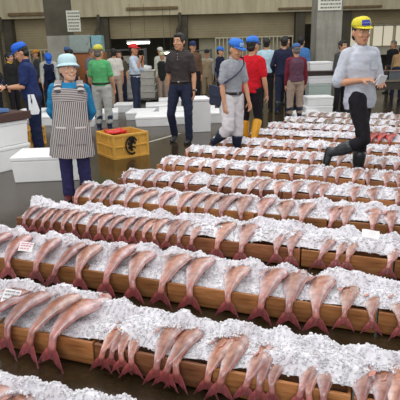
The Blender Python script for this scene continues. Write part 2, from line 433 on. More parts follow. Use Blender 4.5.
def person(label, loc, H, rot, P):
    root = thing('person', label, 'person', loc, R(rot), None, H/1.70)
    vox = P.get('vox', .0085); fine = vox < .01
    lean = R(P.get('lean', 0)); side = R(P.get('side', 0)); twist = R(P.get('twist', 0))
    hipc = V(0, 0, .90)
    TM = Matrix.Rotation(lean, 3, 'X') @ Matrix.Rotation(side, 3, 'Y') @ Matrix.Rotation(twist, 3, 'Z')
    TT = lambda p: hipc + TM @ (Vector(p)-hipc)
    J = {}
    for sd, sx in (('L', 1), ('R', -1)):
        th, sh, ft = P.get('leg'+sd, (V(.04*sx, -.02, -1), V(.02*sx, .03, -1), V(.15*sx, -1, 0)))
        J['hip'+sd] = V(.092*sx, 0, .885)
        J['knee'+sd] = J['hip'+sd] + Vector(th).normalized()*.42
        J['ank'+sd] = J['knee'+sd] + Vector(sh).normalized()*.385
        J['ft'+sd] = Vector(ft).normalized()
        J['sh'+sd] = TT((.163*sx*(1+(P.get('wide', 1)-1)*.7), .01, 1.352))
        ua, fa, pn = P.get('arm'+sd, (V(.12*sx, .03, -1), V(.05*sx, -.15, -1), V(-sx, 0, 0)))
        ZT = Matrix.Rotation(twist, 3, 'Z'); ua, fa, pn = ZT @ Vector(ua), ZT @ Vector(fa), ZT @ Vector(pn)
        J['elb'+sd] = J['sh'+sd] + Vector(ua).normalized()*.285
        J['wri'+sd] = J['elb'+sd] + Vector(fa).normalized()*.245
        J['fa'+sd] = Vector(fa).normalized(); J['pn'+sd] = Vector(pn)
    def sole(sd):
        f = J['ft'+sd]; return min(J['ank'+sd].z-.075, (J['ank'+sd]+f*.17).z-.05)
    dz = -min(sole('L'), sole('R'))
    loc = Vector(loc); root.location = loc + V(0, 0, dz*H/1.70)
    HM = TM @ Matrix.Rotation(R(P.get('yaw', 0)), 3, 'Z') @ Matrix.Rotation(R(P.get('pitch', 0)), 3, 'X') @ Matrix.Rotation(R(P.get('roll', 0)), 3, 'Y')
    neck = TT((0, .012, 1.45)); hc = neck + TM @ V(0, -.012, .055) + HM @ V(0, 0, .072)
    HS = P.get('head', 1.04)
    HM = HM @ Matrix.Scale(HS, 3)
    HT = lambda p: hc + HM @ Vector(p)
    W = P.get('wide', 1.0); BEL = P.get('belly', 0)
    TR = [(.82,.145,.10,0),(.88,.165,.112,0),(.95,.16,.108,0),(1.04,.142,.098,-.3),(1.13,.142,.1,-.3),(1.22,.156,.108,0),(1.30,.164,.108,0),(1.355,.156,.094,0),(1.395,.115,.072,0),(1.435,.066,.056,0)]
    def torso(m, inflate, z0, z1, n=24):
        rings = []
        zs = [z0] + [z for z, *_ in TR if z0 < z < z1] + [z1]
        for z in zs:
            for (a, b) in zip(TR, TR[1:]):
                if z <= b[0] or b is TR[-1]:
                    t = max(0, min(1, (z-a[0])/(b[0]-a[0]))); rx, ry = a[1]+(b[1]-a[1])*t, a[2]+(b[2]-a[2])*t; break
            bel = BEL*max(0, 1-abs(z-1.05)/.22)
            rx = (rx+bel*.4)*W+inflate; ry = ry*W+inflate+bel*.5
            rings.append([TT((rx*math.cos(2*math.pi*k/n), -bel*.5+ry*math.sin(2*math.pi*k/n), z)) for k in range(n)])
        m.rings(rings)
    # ---- body: one continuous surface
    m = MB()
    torso(m, -.012, .84, 1.44)
    m.tube([TT((0, .012, 1.40)), neck, HT((0, .015, -.07))], [.06, .054, .052], 14)
    rings = []
    for z, w, cy, ry in HEADR:
        rings.append([HT((w*math.cos(2*math.pi*k/20), cy+ry*math.sin(2*math.pi*k/20), z)) for k in range(20)])
    m.rings(rings)
    m.tube([HT((0, -.086, .02)), HT((0, -.1, -.008)), HT((0, -.105, -.03))], [.009, .0125, .0165], 10)
    m.ell(HT((0, -.078, -.068)), (.026, .016, .016), HM)
    for sx in (-1, 1):
        m.ell(HT((sx*.077, .012, -.008)), (.012, .019, .032), HM, 10, 7)
        m.ell(HT((sx*.034, -.066, -.03)), (.027, .026, .022), HM, 10, 7)
        m.ell(HT((sx*.032, -.079, .028)), (.028, .014, .009), HM, 10, 7)
    for sd, sx in (('L', 1), ('R', -1)):
        sh, el, wr = J['sh'+sd], J['elb'+sd], J['wri'+sd]
        m.tube([sh, sh.lerp(el, .3), sh.lerp(el, .75), el, el.lerp(wr, .25), el.lerp(wr, .7), wr], [.05, .047, .041, .038, .041, .031, .026], 14)
        m.tube([TT((.07*sx, .01, 1.378)), sh], [.045, .05], 12)
        # hand
        fa = J['fa'+sd]; pn = J['pn'+sd]; pn = (pn-fa*pn.dot(fa)).normalized(); wx = fa.cross(pn)*sx  # wx points to thumb side
        hb = P.get('wrist'+sd, 0); fa = (fa*math.cos(R(hb))+pn*math.sin(R(hb))).normalized(); pn = (pn-fa*pn.dot(fa)).normalized()
        k0 = wr+fa*.085
        m.tube([wr, wr+fa*.04, k0], [(.026,.02), (.04,.017), (.041,.0145)], 14, ref=wx)
        curl = R(P.get('curl'+sd, 22))
        for fi, (off, ln) in enumerate(((.031, .068), (.0105, .077), (-.0105, .072), (-.031, .056))):
            p = k0 + wx*off; d = (fa+wx*off*2.2).normalized(); pts = [p-d*.015, p]; dd = d
            for sgl, fr_ in ((.75, .45), (1, .32), (.8, .23)):
                a = curl*sgl*(1+.12*fi); dd = (dd*math.cos(a)+pn*math.sin(a)).normalized() if True else dd
                p = p+dd*ln*fr_; pts.append(p)
            m.tube(pts, [.0088, .009, .0085, .008, .0068], 8, ref=wx)
        tb = wr+fa*.025+wx*.026; td = (fa*.62+wx*.7+pn*.35).normalized(); te = tb+td*.042
        m.tube([wr+fa*.02+wx*.01, tb, te, te+(td*.5+fa*.6+pn*.35).normalized()*.03], [.013, .0125, .01, .008], 8)
        m.tube([J['hip'+sd], J['hip'+sd].lerp(J['knee'+sd], .5), J['knee'+sd], J['knee'+sd].lerp(J['ank'+sd], .3), J['ank'+sd]], [.082, .066, .05, .05, .034], 14)
        sd_ = (J['ank'+sd]-J['knee'+sd]).normalized(); f_ = J['ft'+sd]; dn = (sd_-f_*sd_.dot(f_)).normalized()
        m.tube([J['ank'+sd]+dn*.015-f_*.02, J['ank'+sd]+f_*.1+dn*.04], [.03, .024], 10)
    sk = SKIN[P.get('skin', 0)]
    m.obj('body', sk, root, voxel=max(.0062, vox*.8) if fine else vox*.75, smooth=1)
    # ---- face
    if P.get('face', True):
        for sx in (-1, 1):
            q = MB(); q.ell(HT((sx*.032, -.083, .006)), (.0135, .008, .0072), HM, 10, 7); e = q.obj('eye', M_EYEW, root)
            q = MB(); q.ell(HT((sx*.032+P.get('gaze', 0), -.0895, .0055)), (.0062, .0035, .0062), HM, 10, 7); q.obj('iris', M_IRIS, e)
            q = MB(); q.tube([HT((sx*.014, -.093, .026)), HT((sx*.032, -.0955, .032)), HT((sx*.05, -.084, .027))], [.0035, .0045, .003], 6); q.obj('eyebrow', M_HAIR if P.get('hair') != 'grey' else M_HAIRG, root)
        sm = P.get('smile', 0); q = MB()
        q.tube([HT((-.024-.008*sm, -.0855, -.068+.01*sm)), HT((-.01, -.094, -.071)), HT((.01, -.094, -.071)), HT((.024+.008*sm, -.0855, -.068+.01*sm))], [.003, .0062, .0062, .003], 8)
        mo = q.obj('mouth', M_LIP, root)
        if sm:
            q = MB(); q.tube([HT((-.02, -.0925, -.066)), HT((0, -.0985, -.0685)), HT((.02, -.0925, -.066))], [.002, .0045, .002], 6); q.obj('teeth', M_TEETH, mo)
    # ---- hair
    hm = M_HAIRG if P.get('hair') == 'grey' else M_HAIR
    if P.get('hair', 'black') != 'none':
        m = MB(); cap = 'cap' in P or 'hat' in P
        hr = .0 if cap else .008
        m.ell(HT((0, .022, .035)), (.08+hr*.6, .099+hr, .088+hr), HM, 20, 12)
        m.ell(HT((0, .045, -.03)), (.072, .066, .062), HM, 16, 9)
        if not cap:
            m.ell(HT((0, -.03, .082)), (.066, .064, .038), HM, 14, 8)
            for sx in (-1, 1): m.ell(HT((sx*.066, -.012, .02)), (.018, .04, .045), HM, 10, 7)
        m.obj('hair', hm, root, voxel=max(vox, .008), smooth=2, wrinkle=.006)
    # ---- trousers
    tz = P.get('waist', .99)
    m = MB(); torso(m, .012, .845, tz)
    m.ell(V(0, 0, .875), (.155*W, .115*W, .09))
    loose = P.get('loose', 0)
    for sd, sx in (('L', 1), ('R', -1)):
        h, k, a = J['hip'+sd], J['knee'+sd], J['ank'+sd]
        endt = P.get('trouser_end', 1.02)
        pts = [h+V(0, 0, .02), h.lerp(k, .35), h.lerp(k, .75), k]; rad = [.1+loose, .092+loose, .076+loose, .068+loose]
        for t, r_ in ((.3, .066), (.65, .062), (1.02, .06)):
            if t <= endt + .001: pts.append(k.lerp(a, t)); rad.append(r_+loose)
        m.tube(pts, rad, 16)
    m.obj('trousers', P['trousers'], root, voxel=vox*1.1, smooth=3, wrinkle=P.get('wr', .008))
    if P.get('belt'):
        m = MB(); n = 24
        ring = []
        for z, e in ((tz-.03, .02), (tz-.03, .027), (tz+.008, .027), (tz+.008, .02)):
            ring.append([TT(((.155*W+e)*math.cos(2*math.pi*k/n), (.107*W+e)*math.sin(2*math.pi*k/n), z)) for k in range(n)])
        m.rings(ring+[ring[0]], caps=False); bl = m.obj('belt', simple('belt_leather', (38, 32, 28), .5), root)
        m = MB(); m.ell(TT((0, -.107*W-.028, tz-.011)), (.02, .006, .017), TM, 10, 6); m.obj('buckle', simple('buckle_metal', (150, 146, 138), .35, .05, metal=.7), bl)
    # ---- footwear
    bt = P.get('boots'); top = P.get('boot_top', .45)
    for sd, sx in (('L', 1), ('R', -1)):
        a, k, f = J['ank'+sd], J['knee'+sd], J['ft'+sd]
        up = (k-a).normalized(); dn = (-up+f*up.dot(f)).normalized()
        heel = a + dn*.04 - f*.035; toe = a + dn*.048 + f*.165
        m = MB()
        m.tube([heel, a+dn*.036+f*.03, a+dn*.04+f*.11, toe], [(.036, .036), (.042, .042), (.047, .034), (.036, .024)], 14, ref=f.cross(dn))
        if bt:
            m.tube([a+dn*.03, a+up*.06, a.lerp(k, top*.5), a.lerp(k, top)], [.046, .052, .066, .075+loose*.6], 16)
        else:
            m.tube([a+dn*.03, a+up*.02], [.042, .04], 12)
        o = m.obj('boot' if bt else 'shoe', bt or P.get('shoes', M_SOLE), root, voxel=max(vox, .008), smooth=2)
        m = MB(); sc = a+dn*.068+f*.065
        SM = Matrix((f.cross(dn), f, -dn)).transposed()
        m.ell(sc, (.043, .13, .014), SM, 16, 7); m.obj('sole', M_SOLE, o)
    # ---- shirt
    if 'shirt' in P:
        m = MB(); hem = P.get('hem', .93); infl = P.get('infl', .018)
        torso(m, infl, hem, 1.43)
        if hem < .9:
            pass
        slv = P.get('sleeve', .62)
        for sd, sx in (('L', 1), ('R', -1)):
            sh, el, wr = J['sh'+sd], J['elb'+sd], J['wri'+sd]
            m.tube([TT((.04*sx, .01, 1.392)), TT((.1*sx, .01, 1.376)), sh], [.06, .064, .066], 16)
            pts = [sh]; rad = [.066]
            if slv <= 1:
                pts += [sh.lerp(el, slv*.5), sh.lerp(el, slv)]; rad += [.065, .066]
            else:
                pts += [sh.lerp(el, .5), el, el.lerp(wr, (slv-1)*.6), el.lerp(wr, slv-1)]; rad += [.061, .055, .052, .045]
            m.tube(pts, rad, 16)
        so = m.obj('shirt', P['shirt'], root, voxel=vox*1.1, smooth=3, wrinkle=P.get('wr', .008))
        if P.get('collar'):
            m = MB(); n = 18; ring = []
            for rr, zz in ((.064, 1.425), (.072, 1.43), (.068, 1.475), (.06, 1.472)):
                ring.append([TT((rr*1.02*math.cos(2*math.pi*k/n), .004+rr*math.sin(2*math.pi*k/n), zz-(.03 if math.sin(2*math.pi*k/n) < -.6 else 0))) for k in range(n)])
            m.rings(ring+[ring[0]], caps=False); m.obj('collar', P['collar'], so)
        if P.get('placket'):
            m = MB(); 
            for z in (1.4, 1.36, 1.32): m.ell(TT((0, -.128*W-.004-(1.4-z)*.12, z)), (.006, .003, .006), TM, 8, 5)
            m.obj('button', simple('shirt_button', (200, 196, 188), .4, .05), so)
        if P.get('pocket'):
            m = MB(); q = [TT((.03+.09*a_, -.133+.01*a_-.0*b_, 1.3-.1*b_)) for a_, b_ in ((0,0),(1,0),(1,1),(0,1))]
            for p_ in q: p_ += TM @ V(0, -.006, 0)
            m.quad(*q); m.obj('pocket', P['pocket'], so)
    if 'vest' in P:
        m = MB(); torso(m, .03, P.get('vest_hem', .9), 1.42); m.obj('vest', P['vest'], root, voxel=vox*1.1, smooth=3, wrinkle=.012)
    # ---- cap
    if 'cap' in P:
        m = MB(); rings = []; n = 24
        for z, e in ((.05, .98), (.072, 1.0), (.1, .95), (.122, .81), (.136, .58), (.143, .25)):
            rings.append([HT((.089*e*math.cos(2*math.pi*k/n), .01+.112*e*math.sin(2*math.pi*k/n), z+(.006 if math.sin(2*math.pi*k/n) < -.5 else 0))) for k in range(n)])
        m.rings(rings); co = m.obj('cap', P['cap'], root)
        m = MB(); ro = []; n = 15
        for k in range(n):
            a = math.pi*(1+k/(n-1)); c, s_ = math.cos(a), math.sin(a)
            ro.append((V(.085*c, .01+.106*s_, .058-.004*abs(s_)), V(.082*c, .0+.108*s_-.07*max(0, -s_)**.8, .05-.012*(-s_))))
        t_ = V(0, 0, .007)
        A = [m.bm.verts.new(HT(p)) for p, q in ro]; B = [m.bm.verts.new(HT(q)) for p, q in ro]
        A2 = [m.bm.verts.new(HT(p-t_)) for p, q in ro]; B2 = [m.bm.verts.new(HT(q-t_)) for p, q in ro]
        for k in range(n-1):
            m._face([A[k], A[k+1], B[k+1], B[k]], 0, True); m._face([A2[k+1], A2[k], B2[k], B2[k+1]], 0, True)
            m._face([B[k], B[k+1], B2[k+1], B2[k]], 0, True)
        m.obj('brim', P.get('brim', P['cap']), co)
        if P.get('badge'):
            m = MB(); nb = 7
            bands = [(.062, 1.05), (.078, 1.05), (.096, 1.01), (.114, .93)]; G_ = []
            for z, e in bands:
                G_.append([m.bm.verts.new(HT((.089*e*math.cos(a), .01+.112*e*math.sin(a), z))) for a in [-math.pi/2+R(-29+58*k/(nb-1)) for k in range(nb)]])
            for ga, gb in zip(G_, G_[1:]):
                for k in range(nb-1): m._face([ga[k], ga[k+1], gb[k+1], gb[k]])
            m.obj('badge', P['badge'], co)
            m = MB()
            for k in range(6):
                a = -math.pi/2+R(-18+36*k/5)
                m.box(HT((.089*1.035*math.cos(a), .01+.112*1.04*math.sin(a), .088)), (.005, .005, .013 if k % 2 else .009))
            m.obj('badge_lettering', simple('badge_letters', (150, 160, 214), .6, .03), co)
        m = MB(); m.ell(HT((0, .01, .144)), (.008, .008, .005), HM, 8, 5); m.obj('cap_button', P['cap'], co)
    if 'hat' in P:
        m = MB(); rings = []; n = 28
        for z, e in ((.045, .95), (.065, .96), (.095, .95), (.122, .86), (.14, .68), (.149, .4), (.152, .12)):
            rings.append([HT((.094*e*math.cos(2*math.pi*k/n), .008+.115*e*math.sin(2*math.pi*k/n), z)) for k in range(n)])
        m.rings(rings); ho = m.obj('bucket_hat', P['hat'], root)
        m = MB(); rings = []
        for z, e, dz_ in ((.056, .93, 0), (.05, .98, 0), (.036, 1.1, 0), (.026, 1.22, 0), (.021, 1.21, 0), (.044, .94, 0)):
            rings.append([HT((.094*e*math.cos(2*math.pi*k/n), .004+.115*e*math.sin(2*math.pi*k/n), z)) for k in range(n)])
        m.rings(rings+[rings[0]], caps=False); m.obj('hat_brim', P['hat'], ho)
    if P.get('watch'):
        sd = P['watch']; w = J['wri'+sd]-J['fa'+sd]*.012; m = MB()
        m.tube([w-J['fa'+sd]*.012, w+J['fa'+sd]*.012], [.034, .034], 12, round_ends=False); wo = m.obj('watch', simple('watch_strap', (40, 40, 42), .4), root)
        m = MB(); m.ell(w - J['pn'+sd].normalized()*.034, (.014, .014, .014)); m.obj('watch_face', simple('watch_metal', (190, 190, 192), .25, .05, metal=.8), wo)
    return root, J, TT, HT, HM, TM, W
C = cloth
# --- woman in the striped apron
root, J, TT, HT, HM, TM, W = person('woman in a pale blue bucket hat and striped apron over a blue shirt, smiling', (-1.345, 5.3, 0), 1.50, 12, dict(side=3,
    vox=.0085, skin=1, yaw=22, pitch=-9, head=1.16, smile=1, hair='black', hat=simple('pale_blue_hat', (186, 216, 224), .8, .06), shirt=C('bright_blue', (38, 128, 178)), sleeve=1.35, infl=.026, wide=1.12, belly=.03, hem=.9,
    trousers=C('navy_purple', (52, 50, 92)), loose=.012, shoes=simple('maroon_shoe', (92, 38, 44), .4), trouser_end=1.02,
    armL=(V(.22, .18, -1), V(-.35, .5, -.75), V(-.6, -.6, 0)), armR=(V(-.24, .18, -1), V(.35, .5, -.75), V(.6, -.6, 0)),
    legL=(V(.03, .0, -1), V(.02, .06, -1), V(.25, -1, 0)), legR=(V(-.03, -.02, -1), V(-.0, .03, -1), V(-.2, -1, 0))))
m = MB(); n = 30; WD = W
APR = [(1.415,.115,.085),(1.37,.172,.118),(1.30,.19,.14),(1.22,.186,.15),(1.12,.182,.152),(1.02,.19,.155),(.92,.205,.165),(.80,.218,.172),(.68,.23,.176),(.56,.238,.178)]
def apron_ring(z, rx, ry, e=0, a0=0, a1=360, nn=n):
    return [TT(((rx*1.1+e)*math.cos(a), -.012+(ry*1.08+e)*math.sin(a), z)) for a in [R(a0+(a1-a0)*k/(nn-1)) for k in range(nn)]]
body_r = [apron_ring(z, rx, ry) for z, rx, ry in APR if z < 1.24]
for i, rg in enumerate(body_r):
    for k, p in enumerate(rg):
        fl = max(0, (1.0-APR[3+i][0]))*.03
        d = Vector((p.x, p.y, 0)); p += d.normalized()*fl*math.sin(k*1.9)
top_r = [apron_ring(z, rx, ry) for z, rx, ry in APR if z > 1.2]
m.rings(body_r, caps=False); ap = m.obj('apron', m_stripe('apron_stripe_vertical', 0, 46, (206, 200, 196), (88, 78, 84), .48), root)
m = MB(); m.rings([r_ for r_ in top_r[1:]], caps=False); m.obj('apron_yoke', m_stripe('apron_stripe_horizontal', 2, 52, (200, 194, 190), (84, 74, 82), .48), ap)
for a0, a1 in ((225, 258), (282, 315)):
    m = MB(); m.rings([apron_ring(z, rx, ry, .014, a0, a1, 9) for z, rx, ry in ((.93,.205,.165),(.86,.212,.169),(.8,.218,.172),(.73,.225,.175))], caps=False, close=False)
    pk = m.obj('apron_pocket', m_stripe('pocket_stripe', 0, 46, (198, 192, 190), (80, 72, 80), .5), ap)
    m = MB(); m.rings([apron_ring(z, rx, ry, .018, a0, a1, 9) for z, rx, ry in ((.935,.205,.165),(.915,.206,.166))], caps=False, close=False)
    m.obj('pocket_trim', simple('pocket_trim', (220, 214, 210), .8, .05), pk)
for sx in (-1, 1):
    m = MB()
    pa = [TT((sx*.13, -.135, 1.33)), TT((sx*.125, -.1, 1.41)), TT((sx*.115, -.02, 1.452)), TT((sx*.115, .07, 1.42)), TT((sx*.12, .125, 1.33))]
    m.tube(pa, [(.042, .006)]*5, 10, ref=(1, 0, 0)); m.obj('apron_strap', m_stripe('strap_stripe', 1, 46, (200, 194, 190), (84, 74, 82), .5), ap)
m = MB()
nb = 16; rg = []
for rr, z in ((.07, 1.43), (.088, 1.435), (.104, 1.405), (.098, 1.39)):
    rg.append([TT((rr*math.cos(2*math.pi*k/nb), -.008+rr*.95*math.sin(2*math.pi*k/nb), z-(.05 if k in (11, 12, 13) and rr > .08 else 0))) for k in range(nb)])
m.rings(rg+[rg[0]], caps=False); m.obj('shirt_collar', C('bright_blue', (38, 128, 178)), root)

# --- man in the black polo shirt
person('young man in a charcoal polo shirt and dark jeans, wearing a watch', (-.27, 8.5, 0), 1.79, -14, dict(
    vox=.009, skin=0, wide=.95, yaw=-16, shirt=C('charcoal_polo', (62, 56, 56)), collar=C('charcoal_polo', (62, 56, 56)), placket=1, sleeve=.72, hem=.93, belt=1,
    trousers=C('dark_navy_jeans', (38, 44, 66)), shoes=simple('black_shoe', (34, 34, 38), .4), watch='L',
    armL=(V(.2, .05, -1), V(.02, -.2, -1), V(-1, -.1, 0)), armR=(V(-.2, .22, -1), V(.0, .1, -1), V(1, -.2, 0)),
    legL=(V(.1, -.2, -1), V(-.02, .06, -1), V(-.1, -1, 0)), legR=(V(-.16, -.22, -1), V(.0, .5, -1), V(-.1, -1, -.35))))

# --- man in grey polo and white trousers
root, J, TT, HT, HM, TM, W = person('man in a blue cap, grey polo and white trousers striding in navy boots', (.48, 7.19, 0), 1.65, 38, dict(
    vox=.009, skin=0, lean=7, yaw=8, pitch=10, hair='grey', cap=simple('blue_cap_cloth', (48, 118, 214), .75, .12), badge=simple('cap_badge_pale', (150, 182, 220), .7), shirt=C('grey_polo', (158, 162, 170)), collar=C('grey_polo', (158, 162, 170)), sleeve=.72, hem=.93, belt=1,
    trousers=C('white_trousers', (214, 210, 214)), loose=.022, trouser_end=.4, boots=M_BOOTN, boot_top=.6,
    armL=(V(.16, -.1, -1), V(.0, -.35, -1), V(-1, 0, 0)), armR=(V(-.16, .02, -1), V(-.02, -.2, -1), V(1, 0, 0)),
    legL=(V(.03, -.05, -1), V(.0, .06, -1), V(.05, -1, 0)), legR=(V(-.1, -.2, -1), V(-.06, .95, -.8), V(-.1, -.12, -1))))
g = bpy.data.objects.new("shoulder_bag", None); COL.objects.link(g)
g.location = root.location; g.rotation_euler = root.rotation_euler; g.scale = root.scale
tag(g, 'navy shoulder bag hanging at the hip of the grey-shirted man', 'bag')
BAGM = simple('navy_bag_cloth', (42, 48, 70), .7, .2, 9)
m = MB(); m.box(TT((-.2, .1, .92)), (.07, .25, .28), TM.to_4x4(), .025); bg = m.obj('pouch', BAGM, g)
m = MB(); m.box(TT((-.24, .1, .99)), (.012, .255, .15), TM.to_4x4(), .005); m.obj('flap', BAGM, bg)
m = MB()
pts = [TT(p) for p in ((-.24, .0, 1.1), (-.2, -.11, 1.16), (-.1, -.158, 1.24), (.0, -.155, 1.31), (.08, -.13, 1.385), (.11, -.07, 1.465), (.1, .03, 1.465), (.04, .125, 1.38), (-.1, .145, 1.25), (-.22, .11, 1.12))]
m.tube(pts, [(.006, .014)]*len(pts), 8); m.obj('strap', BAGM, g)

# --- red shirt
person('man in a red T-shirt and blue cap walking away in yellow boots', (.83, 7.89, 0), 1.66, 148, dict(
    vox=.01, skin=0, lean=5, yaw=-12, face=True, hair='black', cap=simple('blue_cap_cloth', (48, 118, 214), .75, .12), shirt=C('red', (206, 26, 40)), sleeve=.7, hem=.86,
    trousers=C('black_trousers', (30, 28, 34)), trouser_end=.65, boots=M_BOOTY, boot_top=.8,
    armL=(V(.14, -.1, -1), V(.0, -.5, -.8), V(-1, 0, 0)), armR=(V(-.2, .0, -1), V(-.05, -.3, -1), V(1, 0, 0)),
    legL=(V(.03, -.02, -1), V(.0, .05, -1), V(.05, -1, 0)), legR=(V(-.03, -.15, -1), V(-.02, .55, -1), V(-.1, -.8, -.55))))
# --- back views in the middle distance
person('man in a pale blue shirt seen from behind, left of the navy jacket', (1.66, 12.3, 0), 1.70, 172, dict(vox=.013, face=False, shirt=C('pale_blue', (176, 204, 218)), sleeve=.7, hem=.9,
    trousers=C('black_trousers', (30, 28, 34)), shoes=simple('black_shoe', (34, 34, 38), .4)))
person('dark-haired man in a navy jacket seen from behind', (1.98, 11.75, 0), 1.72, 176, dict(vox=.013, face=False, shirt=C('navy_jacket', (34, 38, 62)), sleeve=1.9, infl=.03, hem=.86,
    trousers=C('dark_navy_jeans', (38, 44, 66)), boots=M_BOOTK, armL=(V(.35, 0, -1), V(-.3, -.6, -.6), V(-1, 0, 0))))
person('man in maroon long sleeves and vest with a blue cap, back turned', (2.02, 10.5, 0), 1.55, 184, dict(vox=.0115, face=False, wide=1.06, hair='grey', cap=simple('steel_blue_cap', (62, 96, 150), .75, .12), shirt=C('dark_red', (112, 34, 48)), sleeve=1.9, hem=.9,
    vest=C('maroon_vest', (98, 66, 82)), trousers=C('khaki', (168, 148, 132)), loose=.012, trouser_end=.65, boots=M_BOOTN, boot_top=.6,
    armR=(V(-.2, .0, -1), V(.0, -.12, -1), V(1, 0, 0)), pitch=8))
person('man in a blue work shirt behind the maroon vest', (2.62, 13.0, 0), 1.72, 150, dict(vox=.014, face=False, shirt=C('mid_blue', (70, 118, 176)), sleeve=1.8, hem=.9, trousers=C('dark_navy_jeans', (38, 44, 66))))

# --- yellow cap man
root, J, TT, HT, HM, TM, W = person('man in a yellow cap and white half-zip shirt stepping between the fish rows', (1.85, 5.77, 0), 1.82, 54, dict(
    vox=.009, skin=0, lean=-3, twist=-38, yaw=-6, pitch=5, gaze=.002, cap=simple('yellow_cap_cloth', (218, 206, 52), .75, .1), badge=simple('blue_badge', (42, 56, 160), .6, .1), shirt=C('white_grey_shirt', (196, 201, 213)), collar=C('white_grey_shirt', (196, 201, 213)),
    sleeve=.95, hem=.8, infl=.022, wr=.008, pocket=C('white_grey_shirt', (196, 201, 213)), trousers=C('black_trousers', (30, 28, 34)), boots=M_BOOTK, boot_top=.52, trouser_end=.65,
    armL=(V(.24, -.12, -1), V(-.55, -.85, .02), V(-.3, 0, -1)), armR=(V(-.3, .02, -1), V(.72, -.75, .14), V(.2, .3, -1)), curlL=40, curlR=38,
    legL=(V(.02, -.04, -1), V(.0, .05, -1), V(.1, -1, 0)), legR=(V(-.08, -.32, -1), V(-.06, 1, -.5), V(-.05, .1, -1))))
pp = thing('folded_paper', 'folded white paper held in the hands of the yellow-capped man', 'paper', root.location, root.rotation_euler.z, None, root.scale.x)
m = MB(); c = J['wriL']+J['faL']*.12
for k in range(2):
    m.box(c+V(.0, -.012+.012*k, .02+.01*k), (.14, .004, .1), Matrix.Rotation(R(20+14*k), 4, 'X') @ Matrix.Rotation(R(-14), 4, 'Z'))
m.obj('sheet', simple('white_paper', (236, 238, 244), .6, .04), pp)

# --- blue polo man on the left, with notepad
root, J, TT, HT, HM, TM, W = person('man in a navy blue polo and bright blue cap looking down at a pad', (-2.5, 7.75, 0), 1.68, -78, dict(
    vox=.0105, skin=0, lean=6, pitch=20, wide=1.1, belly=.03, cap=simple('bright_blue_cap', (28, 98, 208), .75, .1), shirt=C('navy_blue_polo', (36, 50, 96)), collar=C('navy_blue_polo', (36, 50, 96)), sleeve=.75, hem=.9,
    trousers=C('navy_work_trousers', (32, 40, 72)), loose=.012, shoes=simple('pale_shoe', (196, 196, 190), .5), watch='L',
    armL=(V(.14, -.25, -1), V(-.2, -1, .0), V(-.4, 0, -1)), armR=(V(-.14, -.2, -1), V(.2, -1, -.05), V(.4, .2, 1)), curlL=35, curlR=35))
pd = thing('notepad', 'small white notepad held by the man in the navy blue polo', 'notepad', root.location, root.rotation_euler.z, None, root.scale.x)
c = J['wriR']+J['faR']*.13+V(.03, 0, .025); m = MB(); m.box(c, (.15, .2, .012), Matrix.Rotation(R(-18), 4, 'X'), .003); m.obj('pages', simple('white_paper', (236, 238, 244), .6, .04), pd)
m = MB(); m.tube([c+V(-.06, -.02, .012), c+V(.03, .05, .1)], [.005, .004], 8); m.obj('pen', simple('blue_pen', (40, 60, 150), .3), pd)
tw = thing('towel', 'white towel hanging from the waist of the man in navy blue', 'towel', root.location, root.rotation_euler.z, None, root.scale.x)
m = MB(); rows = []
for a in range(7):
    z = .97-.3*a/6; w = .045+.04*a/6
    rows.append([TT((.2+.008*math.sin(b*2.1+a*.4)+.012*a/6, .0+w*(b/5-.5)*2, z-.008*b/5+.06*(a == 6)*(b % 5 == 0))) for b in range(6)])
m.rings(rows, caps=False, close=False); m.obj('cloth', simple('white_towel', (232, 234, 238), .9, .06, 9, .3), tw)

# --- green shirt man
person('man in a green T-shirt and yellow-green cap seen from behind', (-1.84, 9.85, 0), 1.62, 168, dict(vox=.011, face=False, wide=1.05, hair='grey', yaw=-8, cap=simple('yellow_green_cap', (196, 190, 74), .75, .1), shirt=C('green', (88, 170, 110)), sleeve=.72, hem=.93, belt=1,
    trousers=C('pale_grey_trousers', (178, 180, 176)), loose=.014, trouser_end=.65, boots=M_BOOTN, boot_top=.6, armL=(V(.2, -.1, -1), V(.0, -.5, -1), V(-1, 0, 0)), armR=(V(-.2, -.1, -1), V(.0, -.5, -1), V(1, 0, 0))))
# --- red cap man with hand at his face
person('man in a red cap and pale shirt holding a hand to his face', (-1.47, 12.3, 0), 1.63, 78, dict(vox=.012, skin=2, cap=simple('red_cap_cloth', (208, 48, 44), .75, .1), shirt=C('pale_blue_grey', (186, 198, 214)), sleeve=.95, hem=.92, belt=1,
    trousers=C('dark_navy_jeans', (38, 44, 66)), shoes=simple('black_shoe', (34, 34, 38), .4), armL=(V(.1, -.5, -1), V(-.25, -.3, 1), V(-.4, .8, 0)), armR=(V(-.1, -.45, -1), V(.2, -.35, 1), V(.4, .8, 0)), curlL=50, curlR=50))
# --- far left, dark clothes
person('person in black with a blue cap at the far left edge, facing right', (-3.72, 9.3, 0), 1.46, 50, dict(vox=.013, lean=10, pitch=14, cap=simple('bright_blue_cap', (28, 98, 208), .75, .1), shirt=C('black_jacket', (34, 34, 36)), sleeve=1.8, hem=.88, trousers=C('black_trousers', (30, 28, 34)),
    armL=(V(.14, -.3, -1), V(-.3, -1, .1), V(-.4, 0, -1)), vest=C('black_jacket', (34, 34, 36))))
person('person in a yellow scarf and dark clothes behind the black-clad person', (-4.45, 12.4, 0), 1.52, 70, dict(vox=.015, shirt=C('black_jacket', (34, 34, 36)), sleeve=1.8, hem=.88, trousers=C('black_trousers', (30, 28, 34)), collar=C('yellow_scarf', (222, 184, 40))))
